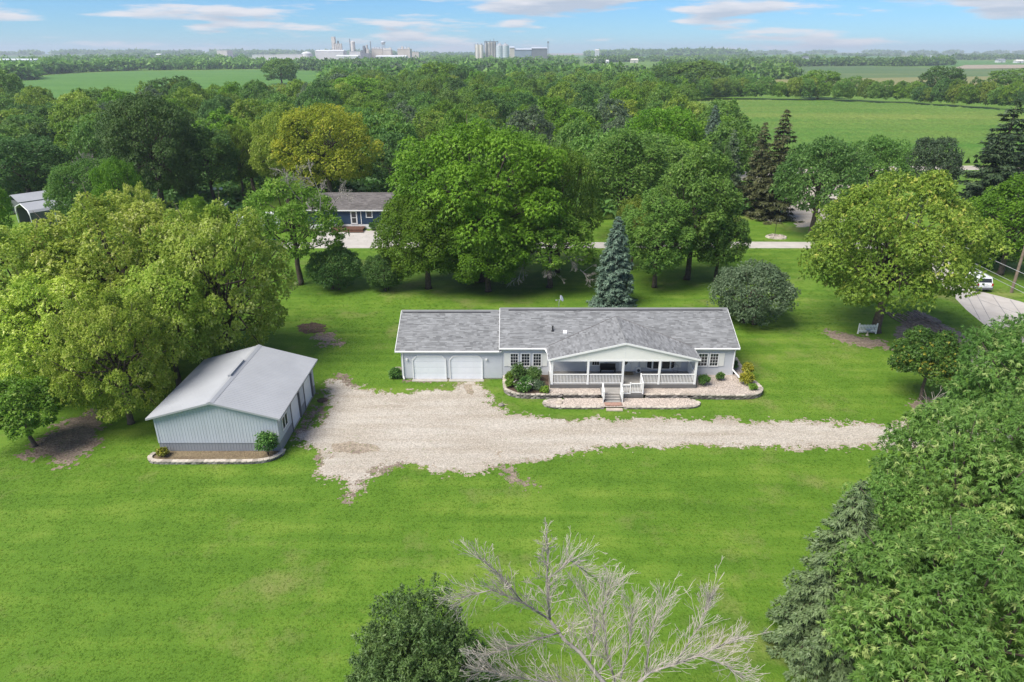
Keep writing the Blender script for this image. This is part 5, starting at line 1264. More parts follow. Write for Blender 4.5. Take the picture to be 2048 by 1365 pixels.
ring('ring of pale stones around the feeder pole near the far road', G(1552, 475), 1.25, 16, 1); ring('ring of stones around the trunk of the brown tinged spruce', G(1540, 437), 2.2, 22, 2)
sheet('pale_rock_fill', [(G(1552, 475).x + 1.15 * math.cos(a), G(1552, 475).y + 1.1 * math.sin(a)) for a in np.linspace(0, 6.283, 18, endpoint=False)], M['pebble'], .05)
sheet('mulch_ring', [(G(1540, 437).x + 2.1 * math.cos(a), G(1540, 437).y + 2.0 * math.sin(a)) for a in np.linspace(0, 6.283, 18, endpoint=False)], M['mulch'], .05)

# ------------------------------------------------------------------ the mill and elevators on the horizon
def P3(px, py, Y): return at(px, py, Y)


def blockpx(m, x0, x1, top, Y, depth=30, base=0.0, gable=False):
    a, b = Xat(x0, Y), Xat(x1, Y); zt = Zat(top, Y)
    m.box(a, b, Y, Y + depth, base, zt)
    if gable: m.prism([(a - .5, Y - .5, zt + .02), (a - .5, Y + depth + .5, zt + .02), (a - .5, Y + depth / 2, zt + 3.2)], (b - a + 1, 0, 0))
    return m


def cylpx(m, px, wpx, top, Y, cone=0.0, base=0.0, n=16, dy=0):
    x = Xat(px, Y); r = wpx / 2 * (Y * cT) / FPX; zt = Zat(top, Y)
    m.lathe((x, Y + dy, 0), [(r, base), (r, zt)] + ([(r * 1.03, zt + .1), (.4, zt + cone)] if cone else [(r * .98, zt + .2)]), n); return m


def far(name, label, cat, px, Y, group=None): return thing(name, label, cat, (Xat(px, Y), Y, 0), 0, group)


YE = 2050
e = far('grain_elevator', 'tall tan concrete grain elevator with a high head house at the mill on the horizon', 'grain elevator', 678, YE); o = e.location
m = MB(o)
for i in range(5): cylpx(m, 671 + i * 3.6, 4.0, 88, YE)
m.build('silo_bank', M['silo'], e); blockpx(MB(o), 666.5, 673, 74, YE + 10, 14).build('head_house', M['silo'], e); blockpx(MB(o), 678, 680.5, 82, YE + 4, 6, 30).build('leg_tower', M['dgrey'], e); blockpx(MB(o), 670, 686, 86.6, YE + 3, 10, 48).build('gallery', M['indtan'], e)
e = far('silo', 'single pale tapered silo tower with a dark pipe on its left at the mill', 'silo', 708, YE); o = e.location
cylpx(MB(o), 708.5, 9, 84, YE, 2).build('shell', M['silo'], e); x = Xat(703.4, YE); MB(o).tube([(x, YE - 4, 0), (x, YE - 4, Zat(78, YE))], 1.0, 8).build('pipe', M['inddark'], e)
e = far('process_tower', 'cluster of dark grey process towers and pipework in the middle of the mill', 'process tower', 732, YE); o = e.location
for (x0, x1, tp) in ((724, 728, 101), (727.5, 731, 92), (731, 733.5, 96), (734, 736.5, 90), (736.5, 739, 99), (721, 741, 107)): blockpx(MB(o), x0, x1, tp, YE + random.uniform(0, 20), 12).build('tower', M[random.choice(['inddark', 'indtan', 'steel'])], e)
e = far('smokestack', 'slim dark smokestack rising right of the process towers at the mill', 'smokestack', 743.6, YE); o = e.location
x = Xat(743.6, YE); MB(o).tube([(x, YE, 0), (x, YE, Zat(83, YE))], [1.6, 1.1], 10).build('stack', M['inddark'], e); MB(o).lathe((x, YE, Zat(83.4, YE)), [(1.4, 0), (1.4, .8)], 10).build('stack_cap', M['silo'], e)
YW = 2600
e = far('water_tower', 'pale blue water tower with a broad tank above the mill roofs', 'water tower', 768.5, YW); o = e.location
x = Xat(768.5, YW); zt = Zat(84, YW); MB(o).lathe((x, YW, zt), [(1.5, -10), (6, -7), (8.2, -3), (8.2, -1), (5, 1.5), (.5, 2.6)], 16).build('tank', M['steel'], e)
for a in range(6): MB(o).tube([(x + 7 * math.cos(a * 1.047), YW + 7 * math.sin(a * 1.047), 0), (x + 6.6 * math.cos(a * 1.047), YW + 6.6 * math.sin(a * 1.047), zt - 5)], .5, 5).build('leg', M['steel'], e)
MB(o).tube([(x, YW, 0), (x, YW, zt - 8)], .9, 6).build('riser', M['steel'], e)
for (nm, lab, x0, x1, tp, Y, dp, mt, gb) in (
    ('warehouse', 'long white warehouse under the tall concrete elevator at the mill', 632, 688, 103, 1980, 40, 'indwhite', True),
    ('warehouse', 'long low white shed at the left end of the mill yard', 506, 560, 110.5, 1950, 40, 'indwhite', False),
    ('warehouse', 'low white shed with pale roof between the tank and the long left shed', 556, 606, 109.5, 1940, 30, 'indwhite', False),
    ('mill_building', 'broad tan mill building behind the smokestack', 745, 766, 98.5, 2080, 40, 'indtan', False),
    ('mill_building', 'pale grey round shouldered mill block under the water tower', 767, 783, 100.5, 2060, 30, 'silo', False),
    ('mill_building', 'ragged topped tan industrial block at the right end of the mill', 796, 821, 99, 2050, 40, 'indtan', False),
    ('warehouse', 'white low sheds in front of the mill right of the silo tower', 700, 722, 104, 2000, 30, 'indwhite', False),
    ('warehouse', 'long white roofed building in front of the mill below the water tower', 752, 812, 114, 1850, 40, 'indwhite', True),
    ('warehouse', 'white roofed building in front of the mill below the process towers', 672, 716, 113.5, 1830, 36, 'indwhite', True),
    ('warehouse', 'small pale building far to the right of the mill near the trees', 822, 838, 105, 2200, 30, 'indtan', False),
    ('warehouse', 'low grey terminal shed on the far left horizon', 436, 456, 101.6, 3000, 60, 'silo', False),
    ('warehouse', 'small white building among far trees left of the mill', 314, 323, 110.3, 2300, 14, 'indwhite', True)):
    e = far(nm, lab, 'building', (x0 + x1) / 2, Y); blockpx(MB(e.location), x0, x1, tp, Y, dp, 0, False).build('wall', M[mt], e)
    a, b, zt = Xat(x0, Y), Xat(x1, Y), Zat(tp, Y); rm_ = MB(e.location)
    if gb: rm_.prism([(a - .5, Y - .5, zt + .02), (a - .5, Y + dp + .5, zt + .02), (a - .5, Y + dp / 2, zt + 3.4)], (b - a + 1, 0, 0))
    else: rm_.box(a - .4, b + .4, Y - .4, Y + dp + .4, zt + .02, zt + .9)
    rm_.build('roof', M['indwhite' if mt != 'indtan' else 'silo'], e)
    if nm == 'mill_building':
        for k in range(4): xx = a + (b - a) * (k + .5) / 4; MB(e.location).box(xx - 3, xx + 2.5, Y + 6, Y + 14, zt + .9, zt + random.uniform(3, 9)).build('roof_unit', M[random.choice(['indtan', 'silo', 'steel'])], e)
    m = MB(e.location); k = max(2, int((b - a) / 9))
    for i in range(k): xx = a + (b - a) * (i + .5) / k; m.box(xx - 1.4, xx + 1.4, Y - .06, Y - .01, .5, min(4.5, zt - 1))
    m.build('doors', M['inddark'], e)
e = far('storage_tank', 'white domed storage tank left of the long warehouse at the mill', 'storage tank', 615.5, 1950); o = e.location
x, r, zt = Xat(615.5, 1950), 10 * 1950 * cT / FPX, Zat(107.5, 1950); MB(o).lathe((x, 1950, 0), [(r, 0), (r, zt)], 24).build('shell', M['indwhite'], e); MB(o).lathe((x, 1950, zt), [(r * 1.01, 0), (r * .8, 2.2), (r * .4, 4.2), (.5, 4.8)], 24).build('dome', M['indwhite'], e)
# second elevator complex
YB = 1700
for i, (px, w, tp, dy, mt) in enumerate(((956, 9, 90, 8, 'silo'), (963.5, 8, 90.5, 4, 'silo'), (974, 6, 87, 20, 'silo'), (979, 6, 86, 20, 'silo'), (984.5, 6, 85.6, 20, 'silo'), (990, 6, 85.6, 20, 'silo'))):
    lab = ['leftmost squat pale concrete silo of the bin cluster beyond the woods', 'second squat concrete silo from the left in the bin cluster', 'tall concrete silo nearest the thin leg tower in the bin cluster', 'second of the four tall joined concrete silos in the bin cluster', 'third of the four tall joined concrete silos in the bin cluster', 'tall concrete silo next to the big steel bins'][i]
    e = far('silo', lab, 'silo', px, YB + dy, 'concrete silos of the bin cluster'); cylpx(MB(e.location), px, w, tp, YB + dy).build('shell', M[mt], e); x = Xat(px, YB + dy); MB(e.location).box(x - 1.5, x + 1.5, YB + dy - 1.5, YB + dy + 1.5, Zat(tp, YB + dy) + .2, Zat(tp, YB + dy) + 2.5).build('roof_hatch', M['inddark'], e)
for px, lab in ((999.5, 'left big silvery steel grain bin with a conical roof'), (1011, 'right big silvery steel grain bin with a conical roof')):
    e = far('grain_bin', lab, 'grain bin', px, YB - 10, 'steel grain bins'); o = e.location; x, r, zt = Xat(px, YB - 10), 7.2 * YB * cT / FPX, Zat(92, YB - 10)
    m = MB(o)
    for k in range(9): m.lathe((x, YB - 10, 0), [(r, zt * k / 9), (r + .12, zt * (k + .5) / 9), (r, zt * (k + 1) / 9)], 24)
    m.build('shell', M['steel'], e); MB(o).lathe((x, YB - 10, zt), [(r * 1.02, 0), (1.0, 5.2), (.8, 6.2)], 24).build('roof', M['galv'], e)
e = far('leg_tower', 'thin dark elevator legs and catwalk standing over the concrete silos', 'elevator leg', 977, YB); o = e.location
for px, tp in ((951, 88), (970, 83), (972.5, 81.5), (981, 80), (988, 78), (996, 82), (1011, 86)): x = Xat(px, YB + 14); MB(o).box(x - .6, x + .6, YB + 13.4, YB + 14.6, 0, Zat(tp, YB + 14)).build('leg', M['inddark'], e)
x0, x1 = Xat(969, YB + 14), Xat(997, YB + 14); z = Zat(84.4, YB); MB(o).box(x0, x1, YB + 12, YB + 13.2, z, z + 1.6).build('catwalk', M['inddark'], e)
for (lab, x0, x1, tp, mt) in (('tan low building right of the steel bins', 1019, 1029, 96, 'indtan'), ('blue grey long shed right of the steel bins', 1029, 1064, 100, 'indblue'), ('long dark green grey shed leading to the lone tower', 1063, 1094, 97.5, 'inddark')):
    e = far('elevator_shed', lab, 'building', (x0 + x1) / 2, YB + 60); blockpx(MB(e.location), x0, x1, tp, YB + 60, 30).build('wall', M[mt], e); a, b, zt = Xat(x0, YB + 60), Xat(x1, YB + 60), Zat(tp, YB + 60); MB(e.location).prism([(a, YB + 59, zt + .02), (a, YB + 91, zt + .02), (a, YB + 75, zt + 3)], (b - a, 0, 0)).build('roof', M['steel'], e)
e = far('leg_tower', 'lone slim steel tower at the right end of the elevator sheds', 'elevator leg', 1095, YB + 50); o = e.location
x = Xat(1095.5, YB + 50); zt = Zat(87, YB + 50); m = MB(o)
for sx in (-1.6, 1.6):
    for sy in (-1.6, 1.6): m.bar((x + sx, YB + 50 + sy, 0), (x + sx, YB + 50 + sy, zt), .5)
for k in range(9): m.bar((x - 1.6, YB + 48.4, zt * k / 9), (x + 1.6, YB + 48.4, zt * (k + 1) / 9), .35)
m.build('lattice', M['inddark'], e); MB(o).box(x - 2, x + 2, YB + 48, YB + 52, zt, zt + 4).build('head', M['inddark'], e)
# greenhouse strip and farm buildings
e = far('greenhouse', 'long pale low glasshouse roof at the left edge beyond the hedgerow', 'greenhouse', 20, 1180); blockpx(MB(e.location), -60, 73, 121, 1180, 30).build('wall', M['greenhouse'], e); a, b, zt = Xat(-60, 1180), Xat(73, 1180), Zat(121, 1180); MB(e.location).prism([(a, 1179, zt + .02), (a, 1211, zt + .02), (a, 1195, zt + 2.2)], (b - a, 0, 0)).build('roof', M['greenhouse'], e)
for lab, px, w, tp, base, mt, rf in (('low tan barn at the far edge of the right middle field', 1182, 20, 121, 127, 'indtan', 'silo'), ('small tan shed left of a tree clump in the right middle field', 1269, 14, 121, 126.5, 'indtan', 'indtan'), ('tiny white shed in the right middle field', 1215, 5, 125, 127, 'indwhite', 'indwhite'),
                                   ('white farmhouse with grey gable roof among far trees', 1612, 10, 116, 121, 'indwhite', 'dgrey'), ('long pale farm building on the far right horizon', 1866, 14, 113.5, 117, 'indwhite', 'steel'), ('white barn with dark roof at the far right by a dirt yard', 2003, 14, 121, 126, 'indwhite', 'inddark'), ('white barn at the right edge by the dirt yard', 2040, 14, 123, 127, 'indwhite', 'silo'), ('small far white building on the left end of the right tree ridge', 1194, 8, 101, 106.5, 'indwhite', 'silo')):
    Y = 25.7 / max(.004, (CAMH - Zat(base, 1000)) / 1000); Y = min(Y, 3200); e = far('farm_building', lab, 'building', px, Y); a, b, zt = Xat(px - w / 2, Y), Xat(px + w / 2, Y), max(4, Zat(tp, Y)); MB(e.location).box(a, b, Y, Y + 14, 0, zt).build('wall', M[mt], e)
    MB(e.location).prism([(a - .4, Y - .5, zt + .02), (a - .4, Y + 14.5, zt + .02), (a - .4, Y + 7, zt + 3.6)], (b - a + .8, 0, 0)).build('roof', M[rf], e); MB(e.location).box((a + b) / 2 - 2, (a + b) / 2 + 2, Y - .06, Y - .01, .3, 3.4).build('barn_door', M['inddark'], e)

# ------------------------------------------------------------------ trees by hand
T_ = treepx
# centre, behind the house
T_('walnut', 'walnut_tree', 'huge bright green spreading tree behind the house, tallest at the centre', 955, 222, 79.5, 385, rot=.4)
T_('walnut', 'walnut_tree', 'bright green lower tree bulging out in front left of the huge central tree', 852, 368, 76.5, 225, rot=2.2)
T_('walnut', 'walnut_tree', 'bright green skirt of foliage right below the huge central tree', 975, 395, 75.5, 215, 'walnut', rot=4.0)
T_('maple', 'maple_tree', 'pale yellow green round topped tree at the right shoulder of the central tree', 1118, 272, 83, 185, 'lime', rot=1.0)
T_('open', 'maple_tree', 'light green low tree with grey dead boughs left of the blue spruce', 1100, 405, 77, 215, 'lime', rot=.2)
T_('oval', 'maple_tree', 'tall even green oval tree behind and right of the central tree', 1245, 248, 99, 200, 'mid', rot=.7)
T_('round', 'round_tree', 'fresh green rounded tree crown in front of the cornfield corner', 1320, 205, 150, 180, 'walnut', rot=.3)
T_('tall', 'leaning_tree', 'olive green tree with a leaning trunk right of the blue spruce', 1318, 375, 77, 165, 'mid', rot=.1)
T_('tall', 'ash_tree', 'tall olive green tree behind the main roof right of the blue spruce', 1388, 283, 80, 190, 'mid', rot=2.0)
T_('tall', 'ash_tree', 'bushy green right hand stem of the olive trees behind the main roof', 1440, 400, 79, 120, 'mid', rot=3.0)
T_('oval', 'maple_tree', 'small yellow leaved tree poking out left of the leaning trunk tree', 1268, 385, 84, 90, 'yellow', rot=2.8)
T_('spruce', 'blue_spruce', 'neat conical blue spruce directly behind the main roof', 1232, 432, 71.2, 92, rot=.5)
T_('bush', 'crabapple_tree', 'grey green round crabapple bush at the right end of the house', 1507, 520, 65.5, 182, rot=.2)
T_('broad', 'oak_tree', 'large yellow green spreading oak over the picket section and dirt strip', 1790, 330, 63, 362, 'oak', rot=1.3)
T_('smalltree', 'small_tree', 'compact small tree with yellowing leaves above a painted shade patch by the drive', 1862, 650, 48.6, 150, 'turning', rot=.4)
T_('round', 'maple_tree', 'dark green drooping tree between the brown spruce and the big oak', 1640, 262, 101, 205, 'dark', rot=.9)
T_('round', 'maple_tree', 'green round tree rising behind the left of the big oak', 1745, 262, 118, 150, 'mid', rot=.9)
T_('round', 'pine_tree', 'dense dark rounded pine behind the top of the big oak', 1866, 265, 122, 118, 'darkspruce', rot=2.9)
T_('spruce_sparse', 'brown_spruce', 'taller brown tinged spruce standing at the cornfield with a stone ring', 1560, 217, 113.5, 112, rot=.1)
T_('spruce_sparse', 'brown_spruce', 'shorter brown tinged spruce left of the taller one by the cornfield', 1520, 243, 117, 84, rot=1.1)
T_('spruce', 'blue_spruce', 'far pale blue spruce standing against the green cornfield', 1424, 210, 150, 62, rot=.1)
T_('spruce_sparse', 'thin_spruce', 'thin greyish spruce between the far blue spruce and the brown ones', 1462, 258, 126, 66, 'grey', rot=.6)
T_('oval', 'round_tree', 'olive crown right below the far blue spruce', 1430, 275, 118, 70, 'dark', rot=.4)
T_('spruce_dark', 'dark_spruce', 'big dark spruce at the right edge in front of the cornfield', 2005, 195, 110, 160, rot=.7)
T_('spruce_dark', 'dark_spruce', 'dark spruce partly cut by the right edge beyond the lane', 2068, 240, 118, 140, rot=1.7)
T_('tall', 'broadleaf_tree', 'yellow green topped tree behind the utility pole at the right edge', 2030, 345, 82, 190, 'walnut', rot=.7)
T_('round', 'broadleaf_tree', 'dark shady bushy growth behind the white car', 1985, 470, 86, 120, 'dark', rot=.2)
# left, in front of and around the blue house
T_('open', 'pale_tree', 'light green tree with bare grey top branches in front of the blue house', 585, 345, 78, 225, 'lime', rot=.6)
T_('bush', 'dark_bush', 'large dark green bush right of the light green tree trunk', 668, 490, 76.5, 125, 'dark', rot=.6)
T_('bush', 'dark_bush', 'dark green bush tucked at the left foot of the huge central tree', 768, 505, 76, 90, 'dark', rot=2.0)
T_('maple', 'golden_maple', 'golden yellow maple left of centre behind the blue house', 650, 192, 122, 225, 'orange', rot=.3)
T_('maple', 'golden_maple', 'yellow green maple adjoining the golden one on its left', 562, 205, 124, 130, 'yellow', rot=1.3)
T_('walnut', 'dark_tree', 'tall dark green clumpy tree with thick trunks at the left', 300, 168, 118, 205, 'dark', rot=.3)
T_('oval', 'round_tree', 'dark green tree between the tall dark tree and the yellow ones', 415, 240, 122, 130, 'dark', rot=.8)
T_('maple', 'yellow_tree', 'yellow green round crown left of the golden maple', 475, 238, 130, 110, 'lime', rot=.8)
T_('maple', 'green_tree', 'medium green layered tree above the carport', 188, 305, 96, 185, 'mid', rot=.5)
T_('maple', 'green_tree', 'medium green tree right of the layered one above the big yellow crowns', 240, 300, 92, 110, 'walnut', rot=1.5)
T_('bush', 'green_bush', 'small fresh green round tree beside the white vinyl fence', 392, 385, 95, 75, 'walnut', rot=.5)
T_('open', 'yellow_tree', 'pale yellow green tree just behind the big left maple crowns', 290, 360, 78, 110, 'maplepale', rot=.5)
T_('leftmaple', 'left_maple', 'big yellow green maple leaning over the back of the metal shed', 432, 398, 55.5, 300, 'maplepale', rot=.8)
T_('leftmaple', 'left_maple', 'largest yellow green maple in the middle of the left group', 250, 378, 57, 370, 'maplepale', rot=2.6)
T_('leftmaple', 'left_maple', 'yellow green maple at the left edge of the photo', 40, 430, 54, 330, 'maplepale', rot=4.2)
tree('leftmaple', 'left_maple', 'darker green lower tree close to the left wall of the metal shed', 'tree', -28.6, 44.8, 10.4, 4.3, 'yellow', rot=1.0)
tree('maple', 'left_maple', 'small crown leaning over the back left edge of the shed roof', 'tree', -27.6, 50.6, 11.2, 4.4, 'maplepale', rot=2.0)
T_('leftmaple', 'left_maple', 'green middle height tree left of the shed between the big maples', 110, 540, 48.5, 270, 'maplepale', rot=3.0)
T_('smalltree', 'left_maple', 'small green tree at the lower left edge above the lawn', 45, 752, 41.5, 175, 'lime', rot=1.0)
T_('round', 'left_maple', 'bright green tree left of the carport at the left edge', -32, 340, 92, 100, 'walnut', rot=1.0)
T_('round', 'left_maple', 'dark green trees behind the carport at the left edge', 40, 265, 128, 190, 'dark', rot=1.0)
# right foreground
tree('boxelder', 'box_elder', 'tall pale tipped tree at the right edge above the gravel drive', 'tree', 31.6, 35.5, 13.0, 5.6, rot=.3)
tree('boxelder2', 'box_elder', 'pale tipped tree overhanging the blue green spruce in the right foreground', 'tree', 22.8, 27.6, 10.9, 5.3, rot=1.2)
tree('boxelder2', 'box_elder', 'low pale tipped sapling between the spruce and the tree overhanging it', 'tree', 18.3, 26.4, 7.4, 3.1, rot=4.1)
tree('boxelder', 'box_elder', 'nearest pale tipped tree filling the bottom right corner', 'tree', 16.9, 19.2, 10.0, 4.9, rot=3.6)
tree('boxelder2', 'box_elder', 'pale tipped tree at the right edge between the nearest and the tallest one', 'tree', 26.8, 26.2, 10.8, 5.2, rot=5.0)
tree('spruce_near', 'spruce_tree', 'dull blue green spruce in the right foreground beneath the pale tipped tree', 'tree', 14.5, 23.7, 9.3, 2.75, rot=.3)
tree('juniper', 'juniper', 'dark green many headed juniper at the bottom edge beside the dead tree', 'tree', -3.8, 20.2, 6.3, 2.75, rot=0.0)

# dead tree in the foreground and dead boughs on living trees
DTY = 18.5; base = Vector((4.2, 16.6, 0))
dt = thing('dead_tree', 'bleached leafless dead tree reaching up from the bottom edge of the lawn', 'tree', base)
rr = random.Random(7); m = MB(base); tw = MB(base)
K = lambda px, py, Y: at(px, py, Y)
A0, A1 = K(1240, 1400, 17.0), K(1100, 1240, 18.2)
m.tube([base - Vector((0, 0, .1)), base.lerp(A0, .5), A0, K(1196, 1352, 17.3), K(1160, 1305, 17.65), K(1128, 1280, 17.9), A1], [.17, .12, .085, .078, .066, .06, .05], 8)
m.tube([A1, K(1093, 1170, 18.4), K(1096, 1100, 18.6), K(1090, 1035, 18.7)], [.05, .038, .026, .01], 6)
LIMB = [([A1, K(1045, 1205, 18.0), K(985, 1180, 17.8), K(920, 1195, 17.6)], .06), ([K(1120, 1265, 18), K(1040, 1290, 17.4), K(960, 1315, 17.1)], .05), ([K(1095, 1160, 18.4), K(1140, 1120, 18.8), K(1200, 1165, 19.2)], .035),
        ([A0, K(1300, 1345, 17.2), K(1390, 1315, 17.5), K(1478, 1275, 17.9)], .09), ([K(1290, 1350, 17.2), K(1300, 1270, 17.7), K(1330, 1200, 18.2)], .05), ([K(1350, 1330, 17.3), K(1400, 1250, 17.9), K(1420, 1195, 18.3)], .045),
        ([A0, K(1215, 1310, 17.5), K(1205, 1220, 18.0), K(1225, 1160, 18.4)], .06), ([A0, K(1140, 1370, 16.6), K(1030, 1355, 16.3), K(960, 1340, 16.2)], .06), ([K(1180, 1330, 17.5), K(1190, 1250, 18.2), K(1170, 1190, 18.6)], .04), ([K(1400, 1312, 17.5), K(1450, 1330, 17.2), K(1490, 1360, 17.0)], .04), ([K(1240, 1360, 17), K(1260, 1290, 17.6), K(1265, 1215, 18.1)], .05), ([K(1045, 1205, 18.0), K(1000, 1150, 18.2), K(955, 1115, 18.3)], .04)]
for pts, r0 in LIMB:
    m.tube(pts, [r0 * .7 * (1 - .75 * i / (len(pts) - 1)) for i in range(len(pts))], 6)
    L_ = sum((b - a).length for a, b in zip(pts, pts[1:]))
    for k in range(int(L_ * 22)):
        f = rr.uniform(.12, 1) * (len(pts) - 1.001); i = int(f); p = pts[i].lerp(pts[i + 1], f - i); d = (pts[i + 1] - pts[i]).normalized()
        side = Vector((rr.uniform(-1, 1), rr.uniform(-.7, .7), rr.uniform(-.25, .9)))
        branches(tw, p, d * .75 + side * .7, rr.uniform(.45, 1.2), .012, 2 if rr.random() < .4 else 1, rr, .07, (2, 3), (16, 42), (.4, .7), 3, .0055, .10)
for k in range(60):
    f = rr.uniform(0, 1); p = A1.lerp(K(1091, 1045, 18.7), f); branches(tw, p, Vector((rr.uniform(-1, 1), rr.uniform(-.6, .6), rr.uniform(.3, 1.1))), (1.15 - f * .8) * rr.uniform(.5, 1.1), .016, 2, rr, .06, (2, 4), (20, 45), (.4, .7), 4, .006, .12)
for k in range(60):     # fine spray along the leaning trunk itself
    f = rr.uniform(0, 1); p = A0.lerp(A1, f) + Vector((rr.uniform(-.03, .03), 0, rr.uniform(-.03, .03)))
    branches(tw, p, Vector((rr.uniform(-1, 1), rr.uniform(-.6, .6), rr.uniform(.1, 1.2))), rr.uniform(.6, 1.5), .013, 2 if rr.random() < .5 else 1, rr, .06, (2, 4), (16, 42), (.4, .7), 4, .0055, .12)
m.build('trunk', M['deadgrey'], dt, True); tw.build('twigs', M['deadwood'], dt)


def deadboughs(parent_label, spots, seed, ln, mat='deadgrey', depth=3, n=1, name='dead_bough', up=-.02):
    par = next(o for o in C.objects if o.get('label') == parent_label); q = random.Random(seed); m = MB(); inv = Matrix.LocRotScale(par.location, par.rotation_euler, par.scale).inverted()
    for p, d in spots: branches(m, p, d, ln * q.uniform(.8, 1.2), .06, depth, q, up, (3, 6), (20, 50), (.4, .7), 5, .014, .15)
    m.v = [tuple(inv @ Vector(v)) for v in m.v]; m.build(name, M[mat], par)


deadboughs('light green low tree with grey dead boughs left of the blue spruce', [(K(1075, 500, 75), (-1, -.4, -.7)), (K(1100, 505, 74.5), (.2, -.6, -.8)), (K(1055, 505, 75), (-.5, -.6, -.9)), (K(1120, 500, 74), (.8, -.4, -.7)), (K(1160, 540, 74), (.9, -.2, -.5))], 3, 2.9)
deadboughs('light green tree with bare grey top branches in front of the blue house', [(K(605, 410, 77), (-.1, -.1, 1)), (K(640, 425, 76.5), (.3, 0, 1)), (K(660, 420, 76.5), (.6, 0, .8)), (K(600, 400, 77), (-.6, 0, .9))], 4, 4.0)
t = thing('bare_tree', 'grey leafless tree standing among the dark trees at the left', 'tree', (Xat(195, 112, 4), 112, 0)); m = MB(); q = random.Random(9)
m.tube([(0, 0, 0), (0, 0, 4)], [.2, .12], 7)
for k in range(9): branches(m, (0, 0, q.uniform(2.5, 4.2)), (q.uniform(-.6, .6), q.uniform(-.4, .4), 1.2), q.uniform(4, 6.5), .07, 3, q, .03, (3, 6), (15, 40), (.4, .7), 5, .02, .1)
m.build('trunk', M['deadgrey'], t)
t = thing('snag', 'small bare white twigged sapling in front of the compact small tree by the drive', 'tree', G(1852, 845)); m = MB(); q = random.Random(4); m.tube([(0, 0, 0), (.05, 0, 1.6)], [.06, .04], 6)
for k in range(5): branches(m, (.03, 0, q.uniform(.8, 1.6)), (q.uniform(-.8, .8), q.uniform(-.4, .4), 1), q.uniform(1.2, 2.0), .03, 1, q, .03, (1, 3), (20, 50), (.4, .7), 4, .012, .12)
m.build('trunk', M['deadwood'], t)

# ------------------------------------------------------------------ woodland
def wood(poly, spacing, seed, avoid=()):
    q = np.random.default_rng(seed); P = np.array(poly); lo, hi = P.min(0), P.max(0); out = []; n = int((hi - lo).prod() / spacing ** 2 * 6); cell = {}
    for _ in range(n):
        x, y = q.uniform(lo[0], hi[0]), q.uniform(lo[1], hi[1]); k = (int(x // spacing), int(y // spacing))
        if any((x - a) ** 2 + (y - b) ** 2 < spacing ** 2 for i in (-1, 0, 1) for j in (-1, 0, 1) for a, b in cell.get((k[0] + i, k[1] + j), ())): continue
        cell.setdefault(k, []).append((x, y)); out.append((x, y))
    o = np.array(out); ins = sdf(poly, o[:, 0], o[:, 1]) > 0
    for a in avoid: ins &= sdf(a, o[:, 0], o[:, 1]) < -2
    return o[ins]


SOYP, CORNP = gpoly(SOYF), gpoly(CORNF)
W1 = [(-128, 133), (-60, 131), (-46, 128), (-18, 128), (10, 126), (20, 105), (42, 116), (47, 150), (70, 200), (82, 300), (88, 380), (40, 420), (-70, 420), (-110, 330), (-150, 300), (-215, 290), (-225, 200)]
KIND = {'mid': 'mid green', 'dark': 'dark green', 'lime': 'light green', 'walnut': 'bright green', 'yellow': 'yellow green', 'grey': 'grey green'}
qf = random.Random(3); pts1 = wood(W1, 11.3, 5, [SOYP, CORNP, [(-40, 100), (-14, 100), (-14, 116), (-40, 116)], gpoly([(560, 500), (560, 480), (1900, 480), (1900, 500)])])
hp = [(o.location.x, o.location.y) for o in C.objects if o.get('category') == 'tree']
nwood = 0
def wlab(x, y, h, lf):
    px = 1024 + FPX * x / (y * cT + CAMH * sT)
    w = 'at the far left' if px < 180 else 'left of the tall dark tree' if px < 330 else 'behind the tall dark tree' if px < 470 else 'behind the golden maple' if px < 700 else 'left behind the huge central tree' if px < 900 else 'right behind the huge central tree' if px < 1080 else 'above the oval tree' if px < 1250 else 'near the cornfield corner'
    return ('short ' if h < 12 else 'medium ' if h < 14 else 'tall ') + KIND[lf] + ' tree ' + ('at the front of' if y < 185 else 'in the middle of' if y < 265 else 'at the back of') + ' the woodland, ' + w
for x, y in pts1:
    if any((x - a) ** 2 + (y - b) ** 2 < 36 for a, b in hp): continue
    lf = qf.choices(['mid', 'dark', 'lime', 'walnut', 'yellow', 'grey'], [30, 14, 24, 18, 8, 6])[0]; p = qf.choice(['wood_round', 'wood_broad', 'wood_tall', 'wood_open'])
    h = qf.uniform(10.5, 15.5) * (1.0 if y < 250 else 1.05); tree(p, 'woodland_tree', wlab(x, y, h, lf), 'tree', x, y, h, qf.uniform(5.2, 7.6), lf, KIND[lf] + ' trees of the woodland'); nwood += 1
# the row behind the right cornfield
row = gpoly([(1330, 204), (1420, 202), (1520, 200), (1620, 202), (1720, 205), (1820, 209), (1920, 215), (2000, 222), (2080, 230)]); i = -1
for (a, b) in zip(row, row[1:]):
    a, b = Vector((*a, 0)), Vector((*b, 0)); n = int((b - a).length / 3.6); i += 1
    for k in range(n):
        p = a.lerp(b, k / n) + Vector((qf.uniform(-3, 3), qf.uniform(0, 16), 0)); lf = qf.choices(['mid', 'dark', 'lime', 'yellow'], [40, 20, 25, 15])[0]
        tree(qf.choice(['wood_round', 'wood_broad', 'wood_open']), 'hedgerow_tree', ('short ' if k % 2 else 'tall ') + KIND[lf] + ' tree behind the cornfield, ' + ['beside the woods corner', 'left of the pale tree with the bare limb', 'by the big round mass', 'below the pale tree with the bare limb', 'right of the middle', 'left of the lone dark round tree', 'under the lone dark round tree', 'near the right edge of the photo'][min(7, i)], 'tree', p.x, p.y, qf.uniform(9.0, 14.5), qf.uniform(4.5, 7), lf, KIND[lf] + ' trees behind the cornfield', flat=True)
